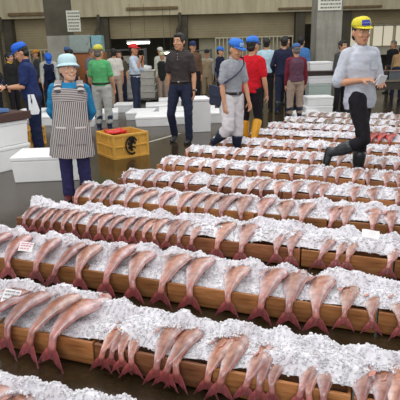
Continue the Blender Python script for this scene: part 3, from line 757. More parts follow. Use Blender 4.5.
# --- background crowd
BG = [
 ('stooping man in a blue cap and grey-white work shirt beside the left pillar', (-3.9, 13.6, 0), 1.62, 20, dict(lean=38, pitch=20, cap=simple('bright_blue_cap', (28, 98, 208), .75, .1), shirt=C('grey_white', (190, 192, 186)), sleeve=1.8, vest=C('navy_vest', (44, 52, 84)), trousers=C('dark_navy_jeans', (38, 44, 66)))),
 ('person in a blue cap and pale jacket turning away near the left pillar', (-3.6, 14.6, 0), 1.60, 200, dict(cap=simple('steel_blue_cap', (62, 96, 150), .75, .12), shirt=C('stone_jacket', (178, 172, 152)), sleeve=1.9, hem=.85, trousers=C('khaki', (168, 148, 132)), face=False)),
 ('person in an orange cap behind the man in navy blue', (-4.72, 15.4, 0), 1.55, -60, dict(cap=simple('orange_cap', (206, 140, 52), .75), shirt=C('dark_grey', (70, 70, 70)), sleeve=1.8, trousers=C('black_trousers', (30, 28, 34)))),
 ('dark-haired man in a brown shirt beside the cabinet, behind the bucket hat', (-3.35, 13.9, 0), 1.56, 160, dict(shirt=C('brown_shirt', (104, 78, 60)), sleeve=1.5, trousers=C('dark_navy_jeans', (38, 44, 66)), face=False)),
 ('man in a slate grey shirt left of the green T-shirt', (-2.95, 14.3, 0), 1.58, 60, dict(hair='grey', shirt=C('slate_grey', (112, 116, 124)), sleeve=.8, trousers=C('dark_grey', (70, 70, 70)), lean=12)),
 ('dark-haired person in white just right of the green T-shirt', (-2.15, 13.6, 0), 1.55, 190, dict(face=False, shirt=C('off_white', (206, 202, 194)), sleeve=.8, trousers=C('khaki', (168, 148, 132)))),
 ('person in a dark olive shirt and jeans beside the red cap man', (-2.1, 14.2, 0), 1.48, 10, dict(shirt=C('olive_brown', (84, 80, 66)), sleeve=.8, trousers=C('dark_navy_jeans', (38, 44, 66)))),
 ('worker in a black apron over a cream top, facing the camera', (-.98, 14.9, 0), 1.40, -10, dict(cap=simple('cream_cap', (196, 196, 160), .8), shirt=C('cream_top', (196, 196, 170)), sleeve=1.8, vest=C('black_apron', (36, 38, 38)), vest_hem=.75, trousers=C('khaki', (168, 148, 132)), loose=.015)),
 ('worker in white with a white cap standing behind the black apron', (-1.1, 16.0, 0), 1.52, 30, dict(cap=simple('white_cap', (226, 226, 218), .8), shirt=C('white_coat', (204, 202, 194)), sleeve=1.9, hem=.7, infl=.03, trousers=C('off_white', (206, 202, 194)))),
 ('dark-clothed worker with a black cap left of the charcoal polo', (-.62, 15.3, 0), 1.52, -30, dict(cap=simple('black_cap', (36, 36, 40), .8), shirt=C('black_jacket', (34, 34, 36)), sleeve=1.8, trousers=C('black_trousers', (30, 28, 34)))),
 ('man in a dark blue cap directly behind the charcoal polo', (-.08, 13.6, 0), 1.66, 15, dict(cap=simple('dark_blue_cap', (40, 50, 92), .8), shirt=C('brown_shirt', (104, 78, 60)), sleeve=1.8, trousers=C('black_trousers', (30, 28, 34)))),
 ('worker in khaki waders and a dark cap between the two polo shirts', (.3, 14.6, 0), 1.44, -8, dict(cap=simple('black_cap', (36, 36, 40), .8), shirt=C('slate_pale', (164, 168, 166)), sleeve=1.8, vest=C('khaki_bib', (160, 142, 114)), vest_hem=.8, trousers=C('khaki_bib', (160, 142, 114)), loose=.02, boots=M_BOOTK)),
 ('man in a navy top and bright blue cap behind the grey polo', (.66, 14.2, 0), 1.50, 60, dict(cap=simple('blue_cap_cloth', (48, 118, 214), .75, .12), shirt=C('navy_jacket', (34, 38, 62)), sleeve=1.9, trousers=C('dark_navy_jeans', (38, 44, 66)))),
 ('brown-haired man looking over the navy jacket shoulder', (2.35, 13.6, 0), 1.74, 30, dict(shirt=C('dark_grey', (70, 70, 70)), sleeve=1.8, trousers=C('black_trousers', (30, 28, 34)))),
 ('dark-haired man in grey behind the white shirt at the pillar', (3.32, 11.8, 0), 1.6, 30, dict(shirt=C('dark_grey', (70, 70, 70)), sleeve=1.8, trousers=C('black_trousers', (30, 28, 34)))),
 ('man in a black shirt standing by the bright windows on the right', (5.9, 15.6, 0), 1.56, -60, dict(hair='grey', shirt=C('black_jacket', (34, 34, 36)), sleeve=1.6, trousers=C('dark_grey', (70, 70, 70)))),
 ('person in a tan jacket bending over the table at the right edge', (5.55, 14.2, 0), 1.50, 150, dict(lean=35, face=False, hair='black', shirt=C('tan_shirt', (166, 134, 96)), sleeve=1.8, trousers=C('dark_navy_jeans', (38, 44, 66)))),
]
for lb, loc, H_, rot, d in BG:
    d.setdefault('vox', .015); person(lb, loc, H_, rot, d)
# ------------------------------------------------------------------ polystyrene boxes
def foam_box(loc, size, rot, label, lid=True, mat=None, name='polystyrene_box', group='white polystyrene boxes'):
    mat = mat or M_FOAM
    w, d, h = size; t = thing(name, label, 'box', loc, rot, group)
    lh = .05 if lid else 0
    m = MB()
    if lid: m.box((0, 0, (h-lh)/2), (w*.985, d*.985, h-lh), None, .012, taper=.96)
    else:
        for sx in (-1, 1): m.box((sx*(w/2-.02), 0, h/2), (.04, d, h), None, .006)
        for sy in (-1, 1): m.box((0, sy*(d/2-.02), h/2), (w, .04, h), None, .006)
        m.box((0, 0, .02), (w-.04, d-.04, .04))
    m.obj('tub', mat, t)
    if lid:
        m = MB(); m.box((0, 0, h-lh/2+.002), (w, d, lh), None, .012); m.obj('lid', mat, t)
        m = MB(); m.box((0, 0, h+.004), (w*.8, d*.7, .01), None, .004); m.obj('lid_panel', M_FOAM, t)
    return t
foam_box((-1.9, 6.36, 0), (.9, .6, .32), R(4), 'large white polystyrene box on the wet floor behind the woman')
foam_box((-2.92, 6.92, 0), (.78, .78, .33), R(-36), 'bottom white polystyrene box of the stack at the left edge', mat=M_FOAM)
foam_box((-2.92, 6.92, .338), (.78, .78, .32), R(-36), 'upper white polystyrene box under the brown board at the left edge', mat=M_FOAM)
t = thing('brown_board', 'thick dark brown board lying on the white boxes at the left edge', 'board', (-2.92, 6.92, .67), R(-36))
m = MB(); m.box((0, 0, .05), (.86, .86, .1), None, .006); m.obj('slab', simple('dark_brown_board', (74, 50, 44), .5, .25, 6, stretch=(.4, 5, 5)), t)
m = MB()
for dx in (-1, 1): m.box((dx*.42, 0, .105), (.02, .86, .012))
m.obj('edge_strip', simple('board_edge', (96, 68, 58), .5, .2), t)
t = thing('blue_tray', 'pale blue shallow tray lying on the brown board', 'tray', (-3.0, 6.84, .782), R(-36))
m = MB(); m.box((0, 0, .008), (.6, .62, .016), None, .004); tr = m.obj('tray_base', simple('pale_blue_plastic', (128, 164, 206), .35, .08), t)
m = MB()
for sx in (-1, 1): m.box((sx*.295, 0, .02), (.012, .62, .04), None, .003); m.box((0, sx*.305, .02), (.6, .012, .04), None, .003)
m.obj('tray_rim', simple('blue_plastic_rim', (92, 128, 178), .35, .08), t)
m = MB(); m.box((0, -.02, .022), (.5, .1, .012), None, .003); m.obj('ridge', simple('blue_plastic_rim', (92, 128, 178), .35, .08), tr)
BX = [ # x, y, w, d, h, rot, label
 (.0, 9.75, .42, .62, .62, 8, 'tall white polystyrene box just right of the charcoal polo man'),
 (-.95, 10.7, .72, .85, .2, 3, 'low white polystyrene box just left of the charcoal polo man, nearest line'),
 (-.2, 10.85, .6, .8, .17, -2, 'low white polystyrene box behind the legs of the charcoal polo man'),
 (.5, 10.9, .6, .8, .22, 5, 'white polystyrene box behind the grey polo man, left of his legs'),
 (-2.5, 10.8, .62, .8, .17, 6, 'white polystyrene box left of the green shirt man'),
 (-3.25, 11.1, .6, .7, .2, -6, 'white polystyrene box between the navy blue man and the bucket hat'),
 (-1.3, 11.65, .6, .8, .17, -4, 'white polystyrene box at the feet of the red cap man'),
 (-.6, 11.75, .6, .8, .18, 4, 'white polystyrene box in the second line, left of the charcoal polo man'),
 (.1, 11.8, .6, .8, .18, -3, 'white polystyrene box in the second line, right of the charcoal polo man'),
 (-2.15, 11.75, .6, .8, .18, 8, 'white polystyrene box left of the red cap man, behind the green shirt'),
 (-1.0, 12.75, .6, .8, .19, 5, 'white polystyrene box in the third line, near the grey trolley'),
 (-3.9, 12.0, .6, .5, .22, 4, 'white polystyrene box at the feet of the stooping man'),
 (-1.85, 12.95, .5, .6, .2, 0, 'white polystyrene box before the dark olive shirt'),
 (-.75, 13.8, .6, .8, .2, 4, 'rearmost white polystyrene box, in front of the black apron'),
]
for x, y, w, d, h, r_, lb in BX: foam_box((x, y, 0), (w, d, h), R(r_), lb)
# stack in front of the right pillar
ST = [(2.72, 11.5, 0, .62, .42, .2, 'bottom white box of the stack left of the right pillar'), (2.74, 11.5, .208, .6, .42, .2, 'second white box from the bottom of the pillar stack')]
for x, y, z, w, d, h, lb in ST: foam_box((x, y, z), (w, d, h), R(3), lb)
foam_box((2.92, 12.3, .0), (.55, .42, .62), R(0), 'pale grey-green box behind the pillar stack', mat=simple('pale_green_foam', (184, 198, 192), .6, .06))
foam_box((2.93, 12.3, .63), (.6, .42, .18), R(0), 'upper white box of the two below the dark tray at the pillar')
t = thing('dark_tray', 'dark brown tray between the white boxes by the right pillar', 'tray', (2.94, 12.3, .82), 0)
m = MB(); m.box((0, 0, .045), (.64, .44, .09), None, .008); m.obj('tray_body', simple('dark_brown_tray', (66, 54, 46), .5, .2), t)
m = MB(); m.box((0, 0, .088), (.68, .48, .014), None, .004); m.obj('tray_rim', simple('brown_tray_rim', (84, 70, 58), .5, .2), t)
foam_box((2.93, 12.3, .925), (.54, .42, .2), R(0), 'topmost white box on the dark tray by the right pillar')
# folded plastic sheet on floor in front of stack
t = thing('plastic_bag', 'crumpled white plastic bag on the floor before the pillar stack', 'bag', (2.4, 11.2, 0))
m = MB()
for q in range(6): m.ell((rnd.uniform(-.25, .25), rnd.uniform(-.12, .12), .05), (.16, .12, .08))
m.obj('bag_body', simple('white_plastic_bag', (226, 228, 228), .35, .05), t, voxel=.02, smooth=3, wrinkle=.02)
# grey stacked trolley between the red cap man and black apron worker
t = thing('box_trolley', 'grey-white stack of lidded tubs on a trolley beside the black apron', 'trolley', (-1.7, 15.3, 0))
GR = simple('grey_white_tub', (186, 184, 176), .6, .1)
for i in range(4):
    m = MB(); m.box((0, 0, .2+.2*i), (.95, .6, .19), None, .02, taper=.95); tb = m.obj('tub', GR, t)
    m = MB(); m.box((0, 0, .295+.2*i), (.99, .64, .02), None, .006); m.obj('tub_rim', simple('tub_rim_grey', (206, 204, 198), .6), tb)
m = MB()
for q in range(5): m.ell((rnd.uniform(-.3, .3), rnd.uniform(-.15, .15), .95), (.2, .18, .11))
m.obj('sheet_cover', simple('white_plastic_bag', (226, 228, 228), .35, .05), t, voxel=.03, smooth=3, wrinkle=.02)
m = MB(); m.box((0, 0, .085), (1.0, .65, .03)); m.obj('platform', simple('trolley_steel', (96, 96, 98), .5), t)
for sx in (-1, 1):
    for sy in (-1, 1):
        m = MB(); m.tube([(sx*.4-.02, sy*.25, .035), (sx*.4+.02, sy*.25, .035)], [.034, .034], 12, round_ends=False); m.obj('wheel', M_SOLE, t)
# ------------------------------------------------------------------ yellow plastic crate with emblem
t = thing('yellow_crate', 'yellow plastic fish crate with a round black emblem, red bag on top', 'crate', (-1.17, 7.62, 0), R(35))
YP = simple('yellow_plastic', (226, 174, 80), .45, .14, 5)
YD = simple('yellow_plastic_shade', (176, 126, 40), .5, .14, 5)
w, d, h = .58, .58, .36
def panel(nm, c, s, rz):
    # framed panel, ribs raised on the outside (-y)
    m = MB(); W_, H_ = s
    m.box((0, .012, H_/2), (W_, .014, H_)); 
    for z in (.015, H_*.5, H_-.02): m.box((0, 0, z), (W_, .022, .036 if z != H_*.5 else .02), None, .004)
    nr = max(3, int(W_/.12))
    for i in range(nr+1): m.box((-W_/2+.014+(W_-.028)*i/nr, 0, H_/2), (.022 if 0 < i < nr else .034, .02, H_), None, .004)
    o = m.obj(nm, YP, t); o.location = c; o.rotation_euler = (0, 0, rz); return o
fp = panel('front_panel', (0, -d/2, 0), (w, h), 0)
panel('back_panel', (0, d/2, 0), (w, h), math.pi)
panel('end_panel', (-w/2, 0, 0), (d, h), -math.pi/2); panel('end_panel', (w/2, 0, 0), (d, h), math.pi/2)
m = MB(); m.box((0, 0, .015), (w-.03, d-.03, .03)); m.obj('base', YD, t)
m = MB(); m.box((0, 0, .2), (w-.05, d-.05, .15), None, .02); m.obj('contents', simple('orange_brown_load', (150, 92, 40), .6, .5, 12), t)
# emblem: broken ring with a leaping fish-like stroke
INK = simple('black_emblem_paint', (34, 26, 20), .6, .15)
m = MB(); n = 26
rg = [[], []]
for k in range(n+1):
    a = R(-60+ -270*k/n)
    for q, rr in ((0, .085), (1, .112)): rg[q].append(V(.0+rr*math.cos(a)*1.0, -.016, h*.5+rr*math.sin(a)*1.25))
for k in range(n): m.quad(rg[0][k], rg[0][k+1], rg[1][k+1], rg[1][k])
em = m.obj('emblem', INK, fp)
m = MB()
def stroke(pts, wd):
    P_ = [V(x, -.017, h*.5+z) for x, z in pts]
    for a, b, w0, w1 in zip(P_, P_[1:], wd, wd[1:]):
        q = V(-(b-a).z, 0, (b-a).x).normalized(); m.quad(a-q*w0, b-q*w1, b+q*w1, a+q*w0)
stroke([(.05, .12), (.02, .1), (-.02, .05), (-.035, 0), (-.02, -.05), (.02, -.08)], [.012, .035, .045, .04, .03, .008])
stroke([(-.0, .08), (.045, .05), (.06, .01)], [.03, .025, .006])
stroke([(-.03, -.02), (.03, -.02), (.07, -.05)], [.02, .014, .005])
m.obj('emblem_figure', INK, fp)
t2 = thing('red_bag', 'crumpled red plastic bag on top of the yellow crate', 'bag', (-1.3, 7.78, .285), R(20), None, .72)
m = MB()
for c, r_ in (((0, 0, .05), (.2, .13, .055)), ((.1, .03, .07), (.1, .09, .06)), ((-.12, 0, .045), (.11, .1, .05)), ((.2, -.02, .05), (.07, .06, .05))): m.ell(c, r_)
m.obj('bag_body', simple('red_plastic', (206, 42, 34), .4, .1, 10), t2, voxel=.014, smooth=3, wrinkle=.022)
m = MB(); m.tube([(-.2, 0, .06), (-.23, .0, .12), (-.17, .01, .15), (-.12, 0, .09)], [.012]*4, 8); m.obj('handle', simple('red_plastic', (206, 42, 34), .4, .1, 10), t2)
t3 = copy_tree(t); t3['label'] = 'yellow plastic crate on the floor behind the white box at the left'; t3.location = (-3.05, 8.55, 0); t3.rotation_euler = (0, 0, R(70)); t3.scale = (1, 1, .85)
# ------------------------------------------------------------------ cabinet by the left pillar
t = thing('orange_cabinet', 'orange-brown wooden cabinet beside the left pillar', 'cabinet', (-3.15, 15.2, 0))
OW = simple('orange_plywood', (160, 98, 56), .6, .15, 4, stretch=(1, 1, 5))
m = MB(); m.box((0, .02, .72), (1.0, .5, 1.44), None, .01); m.obj('carcass', OW, t)
for sx in (-1, 1):
    m = MB(); m.box((sx*.245, -.24, .74), (.47, .02, 1.34), None, .006); dr = m.obj('door', simple('orange_plywood_door', (170, 106, 62), .55, .15, 4, stretch=(1, 1, 5)), t)
    m = MB(); m.tube([(sx*.05, -.27, .7), (sx*.05, -.27, .84)], [.012]*2, 8); m.obj('handle', simple('steel_handle', (150, 150, 150), .35, metal=.7), dr)
def tbox(x, w, h, col, label):
    t = thing('steel_locker', label, 'locker', (x, 15.1, 1.445)); mt = simple('locker_%d' % int(w*1000), col, .5, .1)
    m = MB(); m.box((0, 0, h/2), (w, .42, h), None, .01); m.obj('carcass', mt, t)
    m = MB(); m.box((0, -.215, h/2), (w*.9, .014, h*.86), None, .004); dr = m.obj('door', mt, t)
    m = MB(); m.ell((w*.35, -.232, h/2), (.015, .012, .03)); m.obj('handle', simple('steel_handle', (150, 150, 150), .35, metal=.7), dr)
tbox(-3.3, .6, .48, (150, 164, 158), 'grey-green steel locker on the orange cabinet')
tbox(-2.82, .3, .46, (128, 176, 184), 'teal blue locker right of the grey-green one on the cabinet')
# ------------------------------------------------------------------ tables with tubs at the right edge
def table(x, y, w, label):
    t = thing('market_table', label, 'table', (x, y, 0))
    m = MB(); m.box((0, 0, .62), (w, .8, .05), None, .008); m.obj('table_top', simple('wet_steel_top', (120, 112, 96), .35, .2), t)
    m = MB(); m.box((0, -.36, .5), (w-.1, .03, .18)); m.obj('apron_rail', simple('table_rail', (60, 54, 46), .6, .2), t)
    for sx in (-1, 1):
        for sy in (-1, 1):
            m = MB(); m.box((sx*(w/2-.06), sy*.34, .3), (.07, .07, .6), None, .006); m.obj('leg', simple('table_leg', (58, 54, 48), .6, .2), t)
table(4.95, 12.9, 2.0, 'low steel market table at the right edge, holding brown fish tubs')
def tub(x, y, col, label, i):
    t = thing('fish_tub', label, 'tub', (x, y, .648)); w, d, h = .5, .36, .2
    mt = simple('tub_plastic_%d' % i, col, .4, .2)
    m = MB()
    for sx in (-1, 1): m.box((sx*(w/2-.012), 0, h/2), (.024, d, h), None, .004); m.box((0, sx*(d/2-.012), h/2), (w, .024, h), None, .004)
    m.box((0, 0, .012), (w-.03, d-.03, .024)); m.obj('tub_walls', mt, t)
    m = MB(); 
    for sx in (-1, 1): m.box((sx*w/2, 0, h-.008), (.03, d+.03, .022), None, .004); m.box((0, sx*d/2, h-.008), (w+.03, .03, .022), None, .004)
    m.obj('rim', mt, t)
    m = MB()
    for q in range(7): m.ell((rnd.uniform(-.16, .16), rnd.uniform(-.1, .1), h*.8), (.09, .05, .05), Matrix.Rotation(rnd.uniform(0, 3), 3, 'Z'))
    o = m.obj('catch', simple('brown_catch', (140, 84, 48), .3, .5, 14), t); o['kind'] = 'stuff'
tub(4.35, 12.75, (170, 104, 48), 'orange-brown fish tub at the left end of the market table', 1)
tub(4.95, 12.78, (92, 96, 100), 'grey fish tub in the middle of the market table', 2)
# ------------------------------------------------------------------ machinery glimpsed in the dark opening
def rack(x, y, w, h, label, seed):
    t = thing('storage_rack', label, 'rack', (x, y, 0)); r = random.Random(seed)
    ST_ = simple('rack_steel', (96, 98, 98), .5, .15)
    for sx in (-1, 1):
        for sy in (-1, 1):
            m = MB(); m.box((sx*w/2, sy*.3, h/2), (.06, .06, h)); m.obj('post', ST_, t)
    for i in range(3):
        m = MB(); m.box((0, 0, .25+i*(h-.3)/2), (w, .6, .04)); m.obj('shelf', ST_, t)
    return t
rack(-3.0, 20.5, 2.0, 1.5, 'steel rack under the strip light at the back', 1)
rack(-.2, 21.0, 1.6, 1.4, 'steel rack at the back behind the charcoal polo man', 2)
for i, (x, y, z, c, lb) in enumerate(((-2.6, 20.5, .93, (190, 184, 170), 'cream bin on the middle shelf of the back rack'),)):
    t = thing('storage_bin', lb, 'bin', (x, y, z)); mt = simple('bin_%d' % i, c, .5)
    m = MB(); m.box((0, 0, .14), (.5, .4, .28), None, .02, taper=.9); m.obj('bin_body', mt, t)
    m = MB(); m.box((0, 0, .275), (.54, .44, .03), None, .006); m.obj('rim', mt, t)
# ------------------------------------------------------------------ crates
CL = 0.64
def make_crate(name, wood):
    t = thing(name, 'x', 'crate')
    def part(nm, c, s, mi=wood):
        m = MB(); m.box((0,0,0), s, bev=0.004)
        o = m.obj(nm, mi, t)
        for v in o.data.vertices: v.co += Vector(c)
    L = CL-0.012
    part('front_board', (0, 0.009, RIM/2+0.006), (L, 0.018, RIM-0.012))
    part('back_board', (0, CD-0.009, RIM/2+0.006), (L, 0.018, RIM-0.012))
    for sx in (-1, 1): part('end_board', (sx*(L/2-0.008), CD/2, RIM/2+0.004), (0.016, CD-0.037, RIM-0.014))
    part('base_board', (0, CD/2, 0.012), (L-0.034, CD-0.037, 0.016))
    for sy in (0.05, CD-0.05):
        part('runner', (0, sy, 0.0025), (L-0.04, 0.05, 0.005))
    return t
S_LEFT = {1:-2.9, 2:-2.92, 3:-2.95, 4:-3.0, 5:-2.98, 6:-2.84, 7:-2.7, 8:-2.63, 9:-2.52, 10:-2.12, 11:-2.0, 12:-1.85, 13:-1.55}
JOINT = {1:-0.3, 2:-0.036, 3:0.047, 4:0.138, 5:0.25, 6:0.02, 7:0.11, 8:-0.02, 9:0.16, 10:0.07, 11:0.12, 12:0.0, 13:0.1, 14:0.05}
S_END = {}
VIS0 = {1:-1.21, 2:-1.93, 3:-2.62, 4:-3.3}
proto = {M_WOOD: make_crate('fish_crate', M_WOOD), M_WOOD2: make_crate('fish_crate', M_WOOD2)}
used = {M_WOOD: False, M_WOOD2: False}
ROWNAME = {1:'the cut-off front row', **{k: 'the %s row from the front' % ORD[k] for k in range(2, 15)}}
for k, p in ROWP.items():
    j = JOINT[k]
    n_left = int(round((j - S_LEFT[k])/CL)); start = j - n_left*CL
    if k >= 6: start = S_LEFT[k]; j = JOINT[k] = start + n_left*CL
    S_LEFT[k] = start
    n = n_left + (1 if j < .22 else 0); S_END[k] = start + n*CL
    first = 0
    vis = 0
    for i in range(n):
        s0 = start + i*CL
        if s0 + CL < VIS0.get(k, -9): continue
        if k == 1 and s0 > -.95: continue
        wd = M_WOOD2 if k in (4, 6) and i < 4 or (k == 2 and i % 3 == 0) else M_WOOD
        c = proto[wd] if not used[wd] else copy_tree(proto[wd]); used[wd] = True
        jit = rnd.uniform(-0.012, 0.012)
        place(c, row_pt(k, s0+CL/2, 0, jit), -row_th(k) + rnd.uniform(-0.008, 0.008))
        vis += 1
        c['label'] = ('wet wooden fish crate, %s from the left in %s' % (ORD[vis] if vis > 1 else 'first', ROWNAME[k]))
        c['category'] = 'crate'; c['group'] = 'wooden fish crates in rows'

# ------------------------------------------------------------------ fish
def bez(pts, n):
    P = [Vector((0, y, z)) for y, z in pts]; P = [P[0]*2-P[1]] + P + [P[-1]*2-P[-2]]
    out = []; segs = len(P)-3
    for i in range(n):
        u = i/(n-1)*segs; k = min(int(u), segs-1); t = u-k
        a, b, c, d = P[k:k+4]
        out.append(0.5*((2*b)+(c-a)*t+(2*a-5*b+4*c-d)*t*t+(3*b-a-3*c+d)*t**3))
    return out
PROF = [(0,.016),(.03,.042),(.08,.066),(.15,.086),(.25,.097),(.36,.097),(.47,.085),(.57,.066),(.66,.047),(.75,.032),(.84,.023),(.92,.02),(1,.023)]
def prof(t):
    for (a, b), (c, d) in zip(PROF, PROF[1:]):
        if t <= c: return b+(d-b)*(t-a)/(c-a)
    return PROF[-1][1]
LD, LF, LB = lin((168, 116, 104)), lin((194, 150, 143)), lin((242, 228, 230))
LTAN, LHEAD, LGILL, LPED = lin((170, 106, 60)), lin((222, 194, 186)), lin((196, 44, 42)), lin((200, 132, 128))
def lerp(a, b, t): return tuple(x+(y-x)*max(0, min(1, t)) for x, y in zip(a, b))
def make_fish_meshes(idx, r, skin, fin):
    drop = r.uniform(-0.006, 0.012); curve = r.uniform(-0.03, 0.03)
    sp = bez([(.268,.008),(.222,.03),(.155,.042+drop),(.09,.04+drop*.5),(.032,.026),(-.022,-.004),(-.047,-.062)], 22)
    roll0 = R(r.uniform(14, 26)); NS = 14
    m = MB(); rings = []; info = {}
    fr = []
    for i, c in enumerate(sp):
        t = i/(len(sp)-1)
        T = (sp[min(i+1, len(sp)-1)]-sp[max(i-1, 0)]).normalized()
        X0 = Vector((1, 0, 0)); N0 = X0.cross(T)
        if N0.dot(Vector((0, -0.35, 1))) < 0: N0 = -N0
        ro = roll0*(1-max(0, min(1, (t-.55)/.35)))
        X = X0*math.cos(ro)+N0*math.sin(ro); N = N0*math.cos(ro)-X0*math.sin(ro)
        c = c + X0*curve*math.sin(t*3.1)
        hd = prof(t)*.92; ht = max(.011, hd*.4) if t > .1 else hd*.6
        if t > .85: ht = .012
        fr.append((c, T, X, N, hd, ht, t)); ring = []
        for q in range(NS):
            a = 2*math.pi*q/NS; ca, sa = math.cos(a), math.sin(a)
            e = abs(ca)**0.9*(1 if ca > 0 else -1)
            off = 1.0 if ca > 0 else 0.94
            ring.append(c + X*hd*e*off + N*ht*sa)
        rings.append(ring)
    RV = m.rings(rings)
    for i, rg in enumerate(RV):
        for q, v in enumerate(rg): info[v] = (fr[i][6], math.cos(2*math.pi*q/NS), math.sin(2*math.pi*q/NS))
    def col(v):
        t, ca, sa = info[v]
        c = lerp(LF, LD, (ca-.25)/.6) if ca > 0 else lerp(LF, LB, -ca*1.9)
        c = lerp(c, LTAN, max(0, 1-abs(ca-.2)*1.6)*max(0, 1-abs(t-.42)*2.1))
        if ca > .8: c = lerp(c, LB, .65)
        if t < .2: c = lerp(c, LHEAD, .85)
        if .15 < t < .22 and .1 < ca < .8: c = lerp(c, LGILL, .85)
        if t < .05 and ca > 0: c = lerp(c, LGILL, .5)
        if t < .06: c = lerp(c, LB, .5)
        c = lerp(c, LPED, (t-.74)/.2)
        return c
    m.paint(col)
    body = m.mesh('sea_bream_body', skin)
    # tail fin, broad fork facing out of the crate
    m = MB(); c, T, X, N, hd, ht, t = fr[-1]
    flare = r.uniform(.9, 1.15); nu = 13; info = {}; rows = []
    bend = r.uniform(-.25, .25)
    for a in range(6):
        w = a/5; row = []
        for b in range(nu):
            u = -1+2*b/(nu-1)
            ln = (.05+.056*abs(u)**1.2)*(1 if u < 0 else .94)
            x = u*(.019+.058*flare*(w**.75))
            pt = c - T*.012 + T*(ln*w+.0) + Vector((1,0,0))*x + N*(-.012*w*w*abs(u)+.004*math.sin(b*2.4)*w) + Vector((0, bend*.02*w*u, 0))
            v = m.bm.verts.new(pt); info[v] = (w, abs(u)); row.append(v)
        rows.append(row)
    for ra, rb in zip(rows, rows[1:]):
        for b in range(nu-1): m._face([ra[b], ra[b+1], rb[b+1], rb[b]], 0, True)
    TA, TB, TC = lin((190, 106, 104)), lin((138, 72, 80)), lin((146, 110, 128))
    m.paint(lambda v: lerp(lerp(TA, TB, info[v][0]*1.1), TC, (info[v][1]-.75)*2.5*info[v][0]))
    tail = m.mesh('sea_bream_tail', fin)
    # dorsal fin along the back edge
    m = MB(); rows = [[], []]
    for (c, T, X, N, hd, ht, t) in fr:
        if .26 < t < .84:
            h = .013*math.sin((t-.26)/.58*math.pi)**.5*(1 if int(t*40) % 2 else .7)
            for k in (0, 1): rows[k].append(m.bm.verts.new(c + X*(hd*.97+h*k) + N*(-.004*k) + T*.008*k))
    for b in range(len(rows[0])-1): m._face([rows[0][b], rows[0][b+1], rows[1][b+1], rows[1][b]])
    m.paint(lambda v: lin((172, 122, 112))); dors = m.mesh('sea_bream_dorsal', fin)
    # pectoral fin on the upper flank
    m = MB(); c, T, X, N, hd, ht, t = fr[6]
    base = c + N*(ht*.98) - X*hd*.15; pts = []
    for w in range(5):
        u = w/4; pts.append((base + T*(.1*u) - X*.022*u + N*(.006+.004*math.sin(u*3)), .006+.014*math.sin(u*math.pi*.8)))
    ra = [m.bm.verts.new(p + X*w) for p, w in pts]; rb = [m.bm.verts.new(p - X*w) for p, w in pts]
    for i in range(4): m._face([ra[i], ra[i+1], rb[i+1], rb[i]], 0, True)
    m.paint(lambda v: lin((206, 156, 142))); pect = m.mesh('sea_bream_pectoral', fin)
    # eye
    m = MB(); c, T, X, N, hd, ht, t = fr[2]
    B = Matrix((X, T, N)).transposed()
    m.ell(c + N*ht*.9 + X*hd*.3, (.011, .011, .006), B, 10, 7); eye = m.mesh('sea_bream_eye', M_EYE)
    return dict(body=body, tail_fin=tail, dorsal_fin=dors, pectoral_fin=pect, eye=eye)
fr_r = random.Random(11)
KINDS = {'sea bream': [make_fish_meshes(i, fr_r, M_FISH, M_FIN) for i in range(7)],
         'red': [make_fish_meshes(i, fr_r, M_RED, M_RED) for i in range(2)],
         'silver': [make_fish_meshes(i, fr_r, M_SIL, M_SIL) for i in range(3)]}
def fish(s, k, size, label, group, kind='sea bream', detail=2, lift=0.0, yaw=0.0, flip=False, name='sea_bream'):
    ms = fr_r.choice(KINDS[kind])
    t = thing(name, label, 'fish', row_pt(k, s, RIM+lift), -row_th(k)+yaw, group, size)
    if flip: t.scale = (-size, size, size)
    parts = {2: ('body', 'tail_fin', 'dorsal_fin', 'pectoral_fin', 'eye'), 1: ('body', 'tail_fin'), 0: ('body', 'tail_fin')}[detail]
    for nm in parts:
        o = bpy.data.objects.new(nm, ms[nm]); COL.objects.link(o); o.parent = t
    return t
FS = {
1:[-1.5,-1.36,-1.22,-1.08],
2:[-1.96,-1.81,-1.66,-1.52,-1.256,-1.193,-1.137,-1.086,-.95,-.887,-.835,-.678,-.624,-.5,-.439,-.371,-.26,-.208,-.152,.003,.069,.111],
3:[-2.676,-2.458,-2.224,-2.065,-1.863,-1.653,-1.452,-1.252,-1.053,-.805,-.6,-.444,-.278,-.128,.027,.17],
4:[-2.95,-2.85,-2.76,-2.659,-2.536,-2.424,-2.296,-2.179,-2.064,-1.961,-1.86,-1.76,-1.662,-1.565,-1.461,-1.351,-1.137,-.946,-.67,-.567,-.359,-.247,-.165,.099],
5:[-2.864,-2.711,-2.585,-2.46,-2.294,-2.131,-1.919,-1.734,-1.594,-1.465,-1.321,-1.141,-.958,-.752,-.596,-.369,-.238,-.03,.117],
6:[-2.786,-2.581,-2.393,-2.209,-2.006,-1.784,-1.636,-1.469,-1.304,-1.154,-.996,-.821,-.631,-.532,-.216,-.03,.159],
7:[-2.66,-2.514,-2.335,-2.147,-1.963,-1.782,-1.554,-1.369,-1.175,-.974,-.789,-.596,-.452,-.288,-.107,.071,.204]}
for k, a, b, n in ((8,-2.53,.2,17), (9,-2.4,.2,16), (10,-1.98,-.4,6), (11,-1.88,.18,13), (12,-1.73,.2,13), (13,-1.45,.2,11)):
    FS[k] = [a+(b-a)*i/(n-1)+fr_r.uniform(-.03, .03) for i in range(n)]
def size_of(k, s):
    if k == 1: return .95
    if k == 2: return 1.25 if s < -1.4 else (.92 if -1.0 < s < -.6 else .8)
    if k == 3: return (1.16 if s < -.9 else 1.08) if s < -.2 else .8
    if k == 4: return .84 if s < -1.2 else (1.04 if s < -.9 else .86)
    if k == 5: return 1.04 if s < -.6 else .95
    return .92
FP = {}
FS[6] = [s*.975 for s in FS[6]]; FS[7] = [s*.965 for s in FS[7]]
